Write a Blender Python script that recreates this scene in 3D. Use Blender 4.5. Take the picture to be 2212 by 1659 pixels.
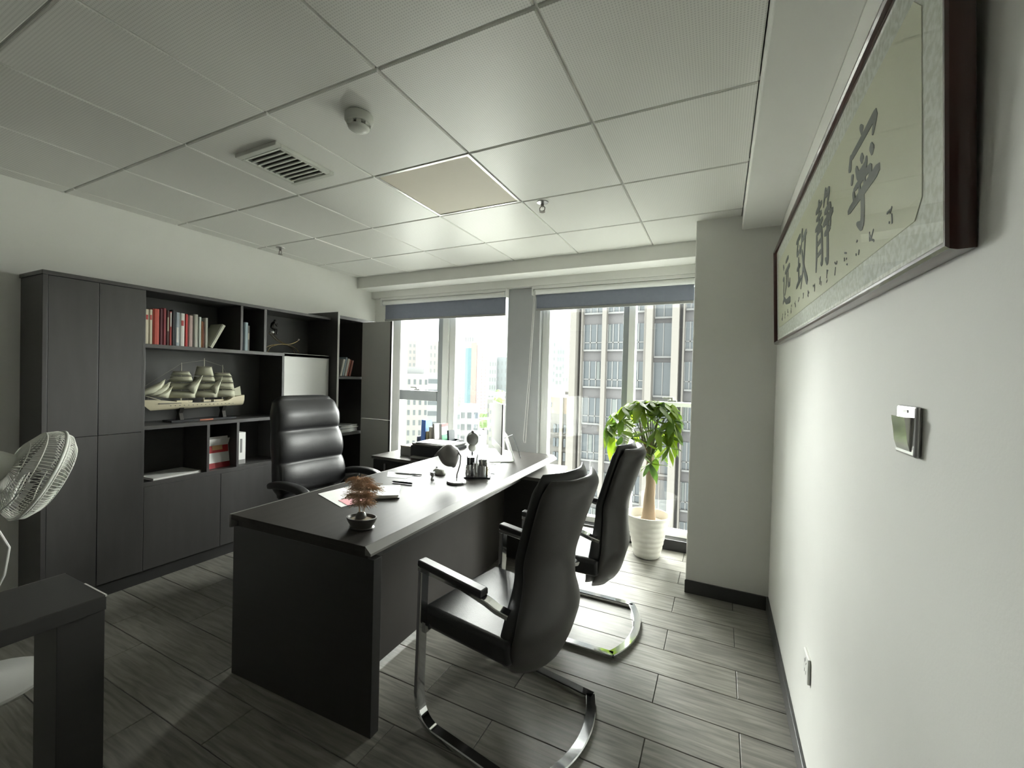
import bpy, math, random
import numpy as np
from mathutils import Vector, Matrix

random.seed(7)
for o in list(bpy.data.objects):
    bpy.data.objects.remove(o, do_unlink=True)
sc = bpy.context.scene
col = sc.collection

# ------------------------------------------------------------------ camera
FPX, YAW, PITCH, ROLL, CAMZ = 916.875, -0.456684, -0.0143439, 0.025523, 1.392
def basis():
    cy, sy = math.cos(YAW), math.sin(YAW); cp, sp = math.cos(PITCH), math.sin(PITCH)
    f = Vector((sy*cp, cy*cp, sp)); r = Vector((cy, -sy, 0)); u = r.cross(f)
    cr, sr = math.cos(ROLL), math.sin(ROLL)
    return r*cr+u*sr, u*cr-r*sr, f
CR, CU, CF = basis()
cam_d = bpy.data.cameras.new('camera'); cam = bpy.data.objects.new('camera', cam_d); col.objects.link(cam)
cam_d.sensor_width = 36; cam_d.lens = FPX*36/2212; cam_d.clip_start = 0.02; cam_d.clip_end = 4000
cam.matrix_world = Matrix(((CR.x, CU.x, -CF.x, 0), (CR.y, CU.y, -CF.y, 0), (CR.z, CU.z, -CF.z, CAMZ), (0, 0, 0, 1)))
sc.camera = cam
def at(px, py, **k):
    """point where the photo's pixel meets the plane x=, y= or z="""
    d = CF + CR*((px-1106)/FPX) + CU*((829.5-py)/FPX)
    a, v = list(k.items())[0]; i = 'xyz'.index(a)
    t = (v-(CAMZ if i == 2 else 0))/d[i]
    return Vector((d.x*t, d.y*t, d.z*t+CAMZ))

# ------------------------------------------------------------------ sky and exposure
SKY = 2.0
w = bpy.data.worlds.new('overcast_sky'); sc.world = w; w.use_nodes = True
bg = w.node_tree.nodes['Background']; bg.inputs[0].default_value = (0.97, 1.0, 0.985, 1); bg.inputs[1].default_value = SKY
sc.view_settings.view_transform = 'Standard'; sc.view_settings.look = 'None'
sc.view_settings.gamma = 1; sc.view_settings.use_curve_mapping = False
sc.view_settings.exposure = 1.72
sc.cycles.max_bounces = 14; sc.cycles.diffuse_bounces = 8; sc.cycles.glossy_bounces = 6
sc.cycles.transparent_max_bounces = 24; sc.cycles.transmission_bounces = 8
sc.cycles.sample_clamp_indirect = 12
sc.cycles.caustics_reflective = False; sc.cycles.caustics_refractive = False
sc.cycles.use_denoising = True

# very wide, soft sun lamp added beyond the windows to brighten the room
sun_d = bpy.data.lights.new('fill_sun', 'SUN'); sun_d.energy = 28; sun_d.angle = math.radians(85); sun_d.color = (1.0, .99, .95)
sun = bpy.data.objects.new('fill_sun', sun_d); col.objects.link(sun)
SAZ, SEL = math.radians(-3), math.radians(30)      # left of straight out of the window, above the horizon
sun.rotation_euler = Vector((-math.sin(SAZ)*math.cos(SEL), math.cos(SAZ)*math.cos(SEL), math.sin(SEL))).to_track_quat('Z', 'Y').to_euler()

# daylight portals in the two window openings (they give off no light, they only guide sky sampling)
for (x0, x1) in ((-3.40, -1.90), (-1.56, -0.18)):
    ld = bpy.data.lights.new('window_portal', 'AREA'); ld.shape = 'RECTANGLE'; ld.size = x1-x0; ld.size_y = 2.1
    ld.cycles.is_portal = True
    lo = bpy.data.objects.new('window_portal', ld); col.objects.link(lo)
    lo.location = ((x0+x1)/2, 3.93, 1.15); lo.rotation_euler = (math.radians(-90), 0, 0)

# ------------------------------------------------------------------ materials
def new_mat(name):
    m = bpy.data.materials.new(name); m.use_nodes = True
    return m, m.node_tree.nodes, m.node_tree.links, m.node_tree.nodes['Principled BSDF']
def mat(name, colr, rough=.5, metal=0., var=.06, scale=8., bump=0., bscale=60., spec=.5, rand=0., stretch=(1, 1, 1), coat=0.):
    """procedural surface: noise-varied colour, optional grain bump and per-object tint"""
    m, N, L, P = new_mat(name)
    tc = N.new('ShaderNodeTexCoord'); mp = N.new('ShaderNodeMapping'); L.new(tc.outputs['Object'], mp.inputs[0])
    mp.inputs['Scale'].default_value = stretch
    nz = N.new('ShaderNodeTexNoise'); nz.inputs['Scale'].default_value = scale; nz.inputs['Detail'].default_value = 4
    L.new(mp.outputs[0], nz.inputs['Vector'])
    mx = N.new('ShaderNodeMix'); mx.data_type = 'RGBA'
    c = Vector(colr)
    mx.inputs[6].default_value = tuple(max(0, v*(1-var)) for v in c)+(1,)
    mx.inputs[7].default_value = tuple(min(1, v*(1+var)) for v in c)+(1,)
    L.new(nz.outputs[0], mx.inputs[0])
    out = mx.outputs[2]
    if rand:
        oi = N.new('ShaderNodeObjectInfo'); hsv = N.new('ShaderNodeHueSaturation'); mr = N.new('ShaderNodeMapRange')
        mr.inputs['To Min'].default_value = 1-rand; mr.inputs['To Max'].default_value = 1+rand
        L.new(oi.outputs['Random'], mr.inputs['Value']); L.new(mr.outputs[0], hsv.inputs['Value']); L.new(out, hsv.inputs['Color']); out = hsv.outputs[0]
    L.new(out, P.inputs['Base Color'])
    P.inputs['Roughness'].default_value = rough; P.inputs['Metallic'].default_value = metal
    P.inputs['Specular IOR Level'].default_value = spec; P.inputs['Coat Weight'].default_value = coat
    if bump:
        n2 = N.new('ShaderNodeTexNoise'); n2.inputs['Scale'].default_value = bscale; n2.inputs['Detail'].default_value = 3
        L.new(mp.outputs[0], n2.inputs['Vector'])
        b = N.new('ShaderNodeBump'); b.inputs['Strength'].default_value = bump; b.inputs['Distance'].default_value = .004
        L.new(n2.outputs[0], b.inputs['Height']); L.new(b.outputs[0], P.inputs['Normal'])
    return m
def glass_mat(name, tint=(.96, .98, .97), refl=.06, rough=.01):
    m, N, L, P = new_mat(name); N.remove(P)
    out = N['Material Output']; t = N.new('ShaderNodeBsdfTransparent'); t.inputs[0].default_value = tint+(1,)
    g = N.new('ShaderNodeBsdfGlossy'); g.inputs['Roughness'].default_value = rough
    lw = N.new('ShaderNodeLayerWeight'); lw.inputs[0].default_value = .25
    mr = N.new('ShaderNodeMapRange'); mr.inputs['To Min'].default_value = refl*.5; mr.inputs['To Max'].default_value = min(1, refl*7)
    nz = N.new('ShaderNodeTexNoise'); nz.inputs['Scale'].default_value = 3
    L.new(lw.outputs['Fresnel'], mr.inputs['Value'])
    mx = N.new('ShaderNodeMixShader'); L.new(mr.outputs[0], mx.inputs[0]); L.new(t.outputs[0], mx.inputs[1]); L.new(g.outputs[0], mx.inputs[2])
    L.new(mx.outputs[0], out.inputs[0]); return m
def leaf_mat(name, c1, c2, trans=.55):
    m, N, L, P = new_mat(name); out = N['Material Output']
    oi = N.new('ShaderNodeObjectInfo'); mx = N.new('ShaderNodeMix'); mx.data_type = 'RGBA'
    mx.inputs[6].default_value = c1+(1,); mx.inputs[7].default_value = c2+(1,); L.new(oi.outputs['Random'], mx.inputs[0])
    L.new(mx.outputs[2], P.inputs['Base Color']); P.inputs['Roughness'].default_value = .4
    tr = N.new('ShaderNodeBsdfTranslucent'); hs = N.new('ShaderNodeHueSaturation'); hs.inputs['Saturation'].default_value = 1.05; hs.inputs['Value'].default_value = 1.5
    L.new(mx.outputs[2], hs.inputs['Color']); L.new(hs.outputs[0], tr.inputs[0])
    ms = N.new('ShaderNodeMixShader'); ms.inputs[0].default_value = trans
    L.new(P.outputs[0], ms.inputs[1]); L.new(tr.outputs[0], ms.inputs[2]); L.new(ms.outputs[0], out.inputs[0]); return m

def plank_mat():
    m, N, L, P = new_mat('grey_oak_plank')
    tc = N.new('ShaderNodeTexCoord'); oi = N.new('ShaderNodeObjectInfo')
    off = N.new('ShaderNodeVectorMath'); off.operation = 'MULTIPLY_ADD'
    cb = N.new('ShaderNodeCombineXYZ'); L.new(oi.outputs['Random'], cb.inputs[0]); L.new(oi.outputs['Random'], cb.inputs[1])
    off.inputs[1].default_value = (37, 61, 0); L.new(cb.outputs[0], off.inputs[0]); L.new(tc.outputs['Object'], off.inputs[2])
    mp = N.new('ShaderNodeMapping'); mp.inputs['Scale'].default_value = (2.2, 26, 4); L.new(off.outputs[0], mp.inputs[0])
    nz = N.new('ShaderNodeTexNoise'); nz.inputs['Scale'].default_value = 2.2; nz.inputs['Detail'].default_value = 7; nz.inputs['Distortion'].default_value = .6
    L.new(mp.outputs[0], nz.inputs['Vector'])
    cr = N.new('ShaderNodeValToRGB'); cr.color_ramp.elements[0].color = (.12, .115, .101, 1); cr.color_ramp.elements[1].color = (.26, .25, .22, 1)
    cr.color_ramp.elements[0].position = .3; cr.color_ramp.elements[1].position = .72
    L.new(nz.outputs[0], cr.inputs[0])
    hsv = N.new('ShaderNodeHueSaturation'); mr = N.new('ShaderNodeMapRange'); mr.inputs['To Min'].default_value = .9; mr.inputs['To Max'].default_value = 1.12
    L.new(oi.outputs['Random'], mr.inputs['Value']); L.new(mr.outputs[0], hsv.inputs['Value']); L.new(cr.outputs[0], hsv.inputs['Color'])
    L.new(hsv.outputs[0], P.inputs['Base Color'])
    r2 = N.new('ShaderNodeMapRange'); r2.inputs['To Min'].default_value = .33; r2.inputs['To Max'].default_value = .5
    L.new(nz.outputs[0], r2.inputs['Value']); L.new(r2.outputs[0], P.inputs['Roughness'])
    b = N.new('ShaderNodeBump'); b.inputs['Strength'].default_value = .25; b.inputs['Distance'].default_value = .002
    L.new(nz.outputs[0], b.inputs['Height']); L.new(b.outputs[0], P.inputs['Normal'])
    return m
def perforated_mat():
    """white metal ceiling tile with a field of pin holes"""
    m, N, L, P = new_mat('perforated_white_metal')
    tc = N.new('ShaderNodeTexCoord'); vo = N.new('ShaderNodeTexVoronoi'); vo.inputs['Scale'].default_value = 110; vo.inputs['Randomness'].default_value = 0
    L.new(tc.outputs['Object'], vo.inputs['Vector'])
    cr = N.new('ShaderNodeValToRGB'); cr.color_ramp.elements[0].color = (.60, .60, .565, 1); cr.color_ramp.elements[1].color = (.76, .76, .72, 1)
    cr.color_ramp.elements[0].position = .22; cr.color_ramp.elements[1].position = .34
    L.new(vo.outputs['Distance'], cr.inputs[0]); L.new(cr.outputs[0], P.inputs['Base Color']); P.inputs['Roughness'].default_value = .42
    return m
def speckle_mat(name, c1, c2, scale, rough=.6, lo=.4, hi=.6):
    m, N, L, P = new_mat(name)
    tc = N.new('ShaderNodeTexCoord'); nz = N.new('ShaderNodeTexNoise'); nz.inputs['Scale'].default_value = scale; nz.inputs['Detail'].default_value = 5
    L.new(tc.outputs['Object'], nz.inputs['Vector'])
    cr = N.new('ShaderNodeValToRGB'); cr.color_ramp.elements[0].color = c1+(1,); cr.color_ramp.elements[1].color = c2+(1,)
    cr.color_ramp.elements[0].position = lo; cr.color_ramp.elements[1].position = hi
    L.new(nz.outputs[0], cr.inputs[0]); L.new(cr.outputs[0], P.inputs['Base Color']); P.inputs['Roughness'].default_value = rough
    return m
M = {}
M['wall'] = mat('white_wall_paint', (.78, .78, .745), .75, var=.02, bump=.05, bscale=180)
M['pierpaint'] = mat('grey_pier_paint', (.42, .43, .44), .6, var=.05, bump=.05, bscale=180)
M['column'] = mat('column_paint', (.74, .74, .71), .7, var=.02, bump=.05, bscale=180)
M['tile'] = perforated_mat()
M['back'] = mat('dark_back_wall', (.22, .21, .20), .7)  # unseen wall behind the camera, darkened so less light bounces back
M['grid'] = mat('grid_metal', (.62, .62, .59), .25, metal=.35, var=.02)
M['void'] = mat('dark_plenum', (.10, .10, .10), .9)
M['lightpanel'] = mat('opal_diffuser', (.60, .555, .46), .6, var=.02)
M['plank'] = plank_mat()
M['grout'] = mat('dark_grout', (.05, .05, .045), .9)
M['skirt'] = mat('dark_skirting', (.035, .035, .035), .35, var=.1)
M['stone'] = speckle_mat('black_marble', (.012, .012, .013), (.35, .33, .3), 9, .15, .62, .72)
M['alu'] = mat('white_aluminium', (.80, .81, .79), .4, var=.03)
M['aludark'] = mat('grey_aluminium', (.30, .32, .33), .4, var=.05)
M['glass'] = glass_mat('window_glass')
M['black'] = mat('black_laminate', (.030, .029, .028), .38, var=.15, scale=5, stretch=(1, 1, 8), bump=.04, bscale=80)
M['desk'] = mat('dark_walnut_laminate', (.040, .037, .034), .46, var=.25, scale=4, stretch=(8, 1, 1), bump=.03, bscale=60, spec=.10)
M['deskedge'] = mat('desk_edge_band', (.16, .155, .145), .35, var=.1)
M['cab'] = mat('bookcase_laminate', (.055, .053, .052), .42, var=.2, scale=4, stretch=(1, 6, 1), bump=.04, bscale=60)
M['cabin'] = mat('bookcase_interior', (.06, .06, .058), .5, var=.2, scale=5)
M['cabgrey'] = mat('grey_laminate', (.52, .52, .50), .4, var=.03)  # grey raised to carry the glare on the open bookcase door
M['cabedge'] = mat('laminate_edge_band', (.13, .13, .13), .4, var=.1)
M['leather'] = mat('black_leather', (.020, .020, .021), .36, var=.2, scale=20, bump=.12, bscale=220)
M['leather2'] = mat('charcoal_leather', (.040, .037, .035), .42, var=.2, scale=20, bump=.12, bscale=240)
M['chrome'] = mat('chrome', (.78, .79, .80), .08, metal=1, var=.03)
M['whiteplastic'] = mat('white_plastic', (.72, .72, .69), .35, var=.02)
M['ivory'] = mat('ivory_plastic', (.60, .61, .56), .4, var=.03)
M['greyplastic'] = mat('grey_plastic', (.27, .27, .26), .4, var=.05)
M['darkplastic'] = mat('dark_plastic', (.03, .032, .035), .35, var=.1)
M['paper'] = mat('white_paper', (.80, .80, .78), .7, var=.03)
M['paperg'] = mat('grey_print_paper', (.52, .53, .52), .6, var=.12, scale=18)
M['pink'] = mat('pink_paper', (.72, .33, .36), .7, var=.05)
M['frame'] = mat('red_mahogany_lacquer', (.055, .018, .016), .22, var=.25, scale=6, stretch=(1, 6, 1), coat=.4)
M['brocade'] = speckle_mat('pale_brocade', (.62, .64, .55), (.80, .82, .76), 70, .7)
M['rice'] = mat('rice_paper', (.70, .70, .53), .7, var=.06, scale=3)
M['ink'] = mat('calligraphy_ink', (.13, .14, .13), .7, var=.1)
M['picglass'] = glass_mat('picture_glass', (.98, .985, .98), .02)
M['steel'] = mat('brushed_steel', (.5, .5, .5), .3, metal=1)
M['brass'] = mat('sprinkler_brass', (.20, .19, .17), .35, metal=.8)
M['ventdark'] = mat('vent_shadow', (.20, .20, .18), .8)
M['pot'] = mat('white_ceramic', (.68, .67, .62), .35, var=.05, scale=5)
M['soil'] = mat('potting_soil', (.25, .21, .15), .95, var=.4, scale=40, bump=.6, bscale=90)
M['bark'] = mat('pachira_bark', (.30, .22, .15), .85, var=.3, scale=14, stretch=(1, 1, .25), bump=.5, bscale=40)
M['leaf'] = leaf_mat('pachira_leaf', (.035, .075, .016), (.17, .25, .022))
M['twig'] = mat('green_twig', (.14, .18, .06), .6)
M['dry'] = mat('dry_twigs', (.44, .29, .18), .85, var=.35, scale=30)
M['bonsaipot'] = mat('grey_stoneware', (.085, .082, .075), .4, var=.2, scale=15)
M['sail'] = mat('cream_sail_cloth', (.52, .52, .40), .8, var=.08, scale=10)
M['hull'] = mat('cream_hull_paint', (.58, .53, .38), .5, var=.06)
M['mast'] = mat('ship_mast_wood', (.50, .48, .38), .6)
M['rig'] = mat('rigging_thread', (.30, .29, .24), .8)
M['gold'] = mat('gold_wire', (.75, .58, .33), .2, metal=1)
M['bronze'] = mat('dark_bronze', (.03, .028, .025), .4, metal=.5)
M['blind'] = mat('blue_grey_blind_fabric', (.23, .25, .31), .8, var=.08, scale=30)
M['cord'] = mat('blind_cord', (.62, .62, .60), .5)
M['lampgrey'] = mat('grey_lamp_shell', (.17, .16, .155), .35, var=.08)
M['yellow'] = mat('olive_yellow_tube', (.38, .30, .10), .4)
M['clear'] = glass_mat('clear_acrylic', (.86, .88, .88), .12)
BOOKC = {}
def bookm(c):
    if c not in BOOKC: BOOKC[c] = mat('book_cloth', c, .6, var=.10, scale=25)
    return BOOKC[c]

# ------------------------------------------------------------------ mesh helpers
class MB:
    def __init__(s): s.v = []; s.f = []
    def add(s, vs, fs):
        b = len(s.v); s.v += [tuple(v) for v in vs]; s.f += [tuple(b+i for i in f) for f in fs]; return s
    def box(s, x0, x1, y0, y1, z0, z1, mx=None):
        vs = [Vector(p) for p in ((x0, y0, z0), (x1, y0, z0), (x1, y1, z0), (x0, y1, z0), (x0, y0, z1), (x1, y0, z1), (x1, y1, z1), (x0, y1, z1))]
        if mx: vs = [mx @ v for v in vs]
        return s.add(vs, [(0, 3, 2, 1), (4, 5, 6, 7), (0, 1, 5, 4), (1, 2, 6, 5), (2, 3, 7, 6), (3, 0, 4, 7)])
    def loft(s, rings, cap=True, closed=True):
        n = len(rings[0]); vs = [p for r in rings for p in r]; fs = []
        for i in range(len(rings)-1):
            for j in range(n if closed else n-1):
                k = (j+1) % n; fs.append((i*n+j, i*n+k, (i+1)*n+k, (i+1)*n+j))
        if cap and closed:
            fs.append(tuple(reversed(range(n)))); fs.append(tuple((len(rings)-1)*n+j for j in range(n)))
        return s.add(vs, fs)
    def lathe(s, prof, n=24, c=(0, 0, 0), cap=True, sx=1, sy=1):
        c = Vector(c)
        return s.loft([[c+Vector((r*sx*math.cos(2*math.pi*j/n), r*sy*math.sin(2*math.pi*j/n), z)) for j in range(n)] for r, z in prof], cap)
    def tube(s, pts, rad, n=8, cap=True):
        pts = [Vector(p) for p in pts]; rs = rad if isinstance(rad, (list, tuple)) else [rad]*len(pts)
        rings = []; nrm = None
        for i, p in enumerate(pts):
            t = (pts[min(i+1, len(pts)-1)]-pts[max(i-1, 0)]).normalized()
            if nrm is None:
                nrm = t.cross(Vector((0, 0, 1)) if abs(t.z) < .9 else Vector((1, 0, 0))).normalized()
            nrm = (nrm-t*nrm.dot(t)).normalized(); b = t.cross(nrm)
            rings.append([p+(nrm*math.cos(2*math.pi*j/n)+b*math.sin(2*math.pi*j/n))*rs[i] for j in range(n)])
        return s.loft(rings, cap)
    def strap(s, pts, side, w, h, cap=True):
        """rectangular bar swept along pts; side = direction of its width (constant or per point)"""
        pts = [Vector(p) for p in pts]; rings = []
        for i, p in enumerate(pts):
            t = (pts[min(i+1, len(pts)-1)]-pts[max(i-1, 0)]).normalized()
            sd = Vector(side[i] if isinstance(side, list) else side); sd = (sd-t*sd.dot(t)).normalized(); u = t.cross(sd)
            e = .16
            cs = [(-.5, -.5+e), (-.5+e*h/w, -.5), (.5-e*h/w, -.5), (.5, -.5+e), (.5, .5-e), (.5-e*h/w, .5), (-.5+e*h/w, .5), (-.5, .5-e)]
            rings.append([p+sd*a*w+u*b*h for a, b in cs])
        return s.loft(rings, cap)
    def poly(s, pts2, d0, d1, fn):
        """prism of a 2-D outline; fn(a,b,d) -> 3-D"""
        n = len(pts2); vs = [fn(a, b, d0) for a, b in pts2]+[fn(a, b, d1) for a, b in pts2]
        fs = [tuple(range(n)), tuple(reversed(range(n, 2*n)))]+[(i, i+n, (i+1) % n+n, (i+1) % n) for i in range(n)]
        return s.add(vs, fs)
    def mesh(s, name):
        me = bpy.data.meshes.new(name); me.from_pydata(s.v, [], s.f); me.update()
        return me
    def build(s, name, m, parent=None, bevel=0., smooth=False, seg=2, angle=40, subd=0):
        me = s.mesh(name); me.materials.append(M[m] if isinstance(m, str) else m)
        import bmesh
        bm = bmesh.new(); bm.from_mesh(me); bmesh.ops.recalc_face_normals(bm, faces=bm.faces); bm.to_mesh(me); bm.free()
        o = bpy.data.objects.new(name, me); col.objects.link(o)
        if parent: o.parent = parent
        if smooth:
            for p in me.polygons: p.use_smooth = True
            if angle:
                try: me.set_sharp_from_angle(angle=math.radians(angle))
                except Exception: pass
        if bevel:
            b = o.modifiers.new('bevel', 'BEVEL'); b.width = bevel; b.segments = seg; b.limit_method = 'ANGLE'; b.angle_limit = math.radians(35)
        if subd:
            b = o.modifiers.new('subd', 'SUBSURF'); b.levels = subd; b.render_levels = subd
        return o
def superring(cx, cy, z, a, b, n=28, e=3., bend=0.):
    r = []
    for j in range(n):
        t = 2*math.pi*j/n; c, s_ = math.cos(t), math.sin(t)
        x = a*math.copysign(abs(c)**(2/e), c); y = b*math.copysign(abs(s_)**(2/e), s_)
        r.append(Vector((cx+x-bend*(y/max(b, 1e-6))**2, cy+y, z)))
    return r
def tag(o, label, cat, group=None):
    o['label'] = label; o['category'] = cat
    if group: o['group'] = group
    return o
def struct(o): o['kind'] = 'structure'; return o
def thing(name, label, cat, loc=(0, 0, 0), rz=0., group=None):
    o = bpy.data.objects.new(name, None); o.empty_display_size = .05; col.objects.link(o)
    o.location = loc; o.rotation_euler = (0, 0, rz); return tag(o, label, cat, group)
def inst(src, name, parent, loc=(0, 0, 0), rot=(0, 0, 0), scale=(1, 1, 1)):
    o = bpy.data.objects.new(name, src if isinstance(src, bpy.types.Mesh) else src.data); col.objects.link(o)
    o.parent = parent; o.location = loc; o.rotation_euler = rot; o.scale = scale; return o
def arc(c, r, a0, a1, n, ax='xz'):
    o = []
    for i in range(n+1):
        a = math.radians(a0+(a1-a0)*i/n); p = [c[0], c[1], c[2]]
        p['xyz'.index(ax[0])] += r*math.cos(a); p['xyz'.index(ax[1])] += r*math.sin(a); o.append(Vector(p))
    return o
def lerp(t, tab):
    for (a, va), (b, vb) in zip(tab, tab[1:]):
        if t <= b:
            k = (t-a)/(b-a) if b > a else 0; k = max(0, min(1, k)); k = k*k*(3-2*k)
            return va+(vb-va)*k
    return tab[-1][1]

# ================================================================== ROOM SHELL
XL, XR, YB, YC, H = -3.635, 0.302, -1.3, 3.04, 2.451
COLX = -0.172
YW = 3.80          # room-side face of the window frames
fl = struct(MB().box(XL-.1, XR+.1, YB-.1, 4.0, -.12, -.006).build('floor', 'grout'))
pl_cache = {}
def plank(x0, x1, y0, y1):
    g = .0015; k = (round(x1-x0, 3), round(y1-y0, 3))
    if k not in pl_cache:
        a, b = (x1-x0)/2-g, (y1-y0)/2-g; e = .0015
        vs = [(-a, -b, -.008), (a, -b, -.008), (a, b, -.008), (-a, b, -.008), (-a, -b, -e), (a, -b, -e), (a, b, -e), (-a, b, -e),
              (-a+e, -b+e, 0), (a-e, -b+e, 0), (a-e, b-e, 0), (-a+e, b-e, 0)]
        fs = [(0, 1, 5, 4), (1, 2, 6, 5), (2, 3, 7, 6), (3, 0, 4, 7), (4, 5, 9, 8), (5, 6, 10, 9), (6, 7, 11, 10), (7, 4, 8, 11), (8, 9, 10, 11)]
        me = bpy.data.meshes.new('plank'); me.from_pydata(vs, [], fs); me.materials.append(M['plank']); pl_cache[k] = me
    inst(pl_cache[k], 'plank', fl, ((x0+x1)/2, (y0+y1)/2, 0))
row0 = 1.917-.203*16
for r in range(28):
    y0 = row0+.203*r; y1 = min(y0+.203, 3.72)
    if y1 < YB or y0 > 3.715: continue
    xj = (-.225 if r % 2 == 0 else .107)-.9*5
    while xj < XR:
        a, b = max(xj, XL), min(xj+.9, XR)
        if b-a > .02: plank(a, b, max(y0, YB), y1)
        xj += .9
ce = struct(MB().box(XL-.1, XR+.1, YB-.1, 4.05, 2.52, 2.62).build('ceiling', 'void'))
tile_cache = {}
LIGHT = None
xs = [XL]+[-.505+.6*i for i in range(-5, 2)]; xs[-1] = .093
ys = [.519-.6*3+.6*i for i in range(8)]; ys = [YB]+[y for y in ys if y > YB+.05]+[3.455]
for i in range(len(xs)-1):
    for j in range(len(ys)-1):
        x0, x1, y0, y1 = xs[i], xs[i+1], ys[j], ys[j+1]; g = .0045
        cx, cy = (x0+x1)/2, (y0+y1)/2
        if abs(cx+1.405) < .05 and abs(cy-2.019) < .05:
            LIGHT = (x0+g, x1-g, y0+g, y1-g); continue
        k = (round(x1-x0, 3), round(y1-y0, 3))
        if k not in tile_cache:
            a, b = k[0]/2-g, k[1]/2-g; e = .004
            vs = [(-a, -b, .03), (a, -b, .03), (a, b, .03), (-a, b, .03), (-a, -b, e), (a, -b, e), (a, b, e), (-a, b, e), (-a+e, -b+e, 0), (a-e, -b+e, 0), (a-e, b-e, 0), (-a+e, b-e, 0)]
            fs = [(4, 5, 1, 0), (5, 6, 2, 1), (6, 7, 3, 2), (7, 4, 0, 3), (8, 9, 5, 4), (9, 10, 6, 5), (10, 11, 7, 6), (11, 8, 4, 7), (11, 10, 9, 8), (0, 1, 2, 3)]
            me = bpy.data.meshes.new('ceiling_tile'); me.from_pydata(vs, [], fs); me.materials.append(M['tile']); tile_cache[k] = me
        inst(tile_cache[k], 'ceiling_tile', ce, (cx, cy, H+random.uniform(0, .0012)))
for x in xs[1:-1]: MB().box(x-.012, x+.012, YB, 3.455, H+.012, H+.02).build('grid_bar', 'grid', ce)
for y in ys[1:-1]: MB().box(XL, .093, y-.012, y+.012, H+.0125, H+.0205).build('grid_bar', 'grid', ce)
struct(MB().box(XL-.12, XL, YB-.1, 4.05, 0, 2.6).build('wall_left', 'wall'))
struct(MB().box(XR, XR+.12, YB-.1, YC, 0, 2.6).build('wall_right', 'wall'))
struct(MB().box(XL-.12, XR+.12, YB-.12, YB, 0, 2.6).build('wall_back', 'back'))
struct(MB().box(COLX, XR+.12, YC, 4.05, 0, 2.6).build('wall_column', 'column', bevel=.006))
struct(MB().box(-1.895, -1.555, 3.735, 4.05, 0, 2.262).build('wall_pier', 'pierpaint', bevel=.004))
struct(MB().box(XL, -3.41, 3.735, 4.05, 0, 2.262).build('wall_window', 'wall'))
struct(MB().box(.093, XR, YB, YC, 2.36, 2.60).build('trim_1', 'wall', bevel=.004))                 # dropped edge along the right wall
struct(MB().box(XL, COLX, 3.455, 3.67, 2.334, 2.60).build('trim_2', 'wall', bevel=.003))             # bulkhead above the windows
struct(MB().box(XL, COLX, 3.67, 4.05, 2.262, 2.60).build('trim_3', 'wall', bevel=.003))
struct(MB().box(-3.41, COLX, 3.715, 4.0, 0, .092).build('trim_4', 'stone', bevel=.004))              # black marble kerb
struct(MB().box(XR-.012, XR, YB, YC, 0, .085).build('baseboard_right', 'skirt', bevel=.002))
struct(MB().box(COLX-.004, XR-.012, YC-.012, YC, 0, .085).build('baseboard_column', 'skirt', bevel=.002))
struct(MB().box(XL, XL+.012, YB, .93, 0, .085).build('baseboard_left', 'skirt', bevel=.002))

# ------------------------------------------------------------------ windows
def window(name, x0, x1, jl, mull, jr, transoms, top=2.262, bot=.092):
    w_ = bpy.data.objects.new(name, None); col.objects.link(w_); struct(w_)
    y0, y1 = YW, YW+.07
    MB().box(x0, jl, y0, y1, bot, top).build('jamb', 'alu', w_, bevel=.003)
    MB().box(jl-.035, jl, y0-.012, y0, bot, top).build('jamb_bead', 'alu', w_, bevel=.002)
    MB().box(jr, x1, y0, y1, bot, top).build('jamb', 'alu', w_, bevel=.003)
    MB().box(jl, jr, y0, y1, top-.07, top).build('head_rail', 'alu', w_, bevel=.003)
    MB().box(jl, jr, y0, y1, bot, bot+.05).build('bottom_rail', 'alu', w_, bevel=.003)
    for (a, b, m, dy) in mull: MB().box(a, b, y0-dy, y1, bot+.05, top-.07).build('mullion', m, w_, bevel=.003)
    ma, mb = min(m[0] for m in mull), max(m[1] for m in mull)
    for (a, b) in ((jl, ma), (mb, jr)):
        cuts = [t for t in transoms if abs(t[0]-a) < .2]
        zs = [bot+.05]
        for t in cuts:
            MB().box(a, b, y0-t[3], y1, t[1], t[2]).build('transom', t[4], w_, bevel=.003); zs += [t[1], t[2]]
        zs.append(top-.07)
        for k in range(0, len(zs), 2):
            MB().box(a-.004, b+.004, y0+.03, y0+.036, zs[k]-.004, zs[k+1]+.004).build('pane', 'glass', w_)
    return w_
w1 = window('window_1', -3.41, -1.895, -3.29, [(-2.776, -2.705, 'aludark', .0), (-2.705, -2.63, 'alu', .02), (-2.63, -2.552, 'alu', .0)], -1.935, [(-3.29, 1.115, 1.225, .012, 'aludark')])
w2 = window('window_2', -1.555, COLX, -1.475, [(-.786, -.735, 'aludark', .0), (-.735, -.678, 'alu', .015)], -.20, [(-.678, 1.185, 1.222, .01, 'alu')])
for (wo, hx, hz) in ((w1, -3.03, 1.235), (w2, -.36, 1.232)):
    hd = MB().box(hx-.035, hx+.035, YW-.03, YW-.012, hz-.008, hz+.008)
    hd.box(hx-.008, hx+.008, YW-.045, YW-.028, hz-.006, hz+.03); hd.box(hx-.075, hx+.008, YW-.05, YW-.038, hz+.02, hz+.032)
    hd.build('window_handle', 'greyplastic', wo, bevel=.003)

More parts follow.
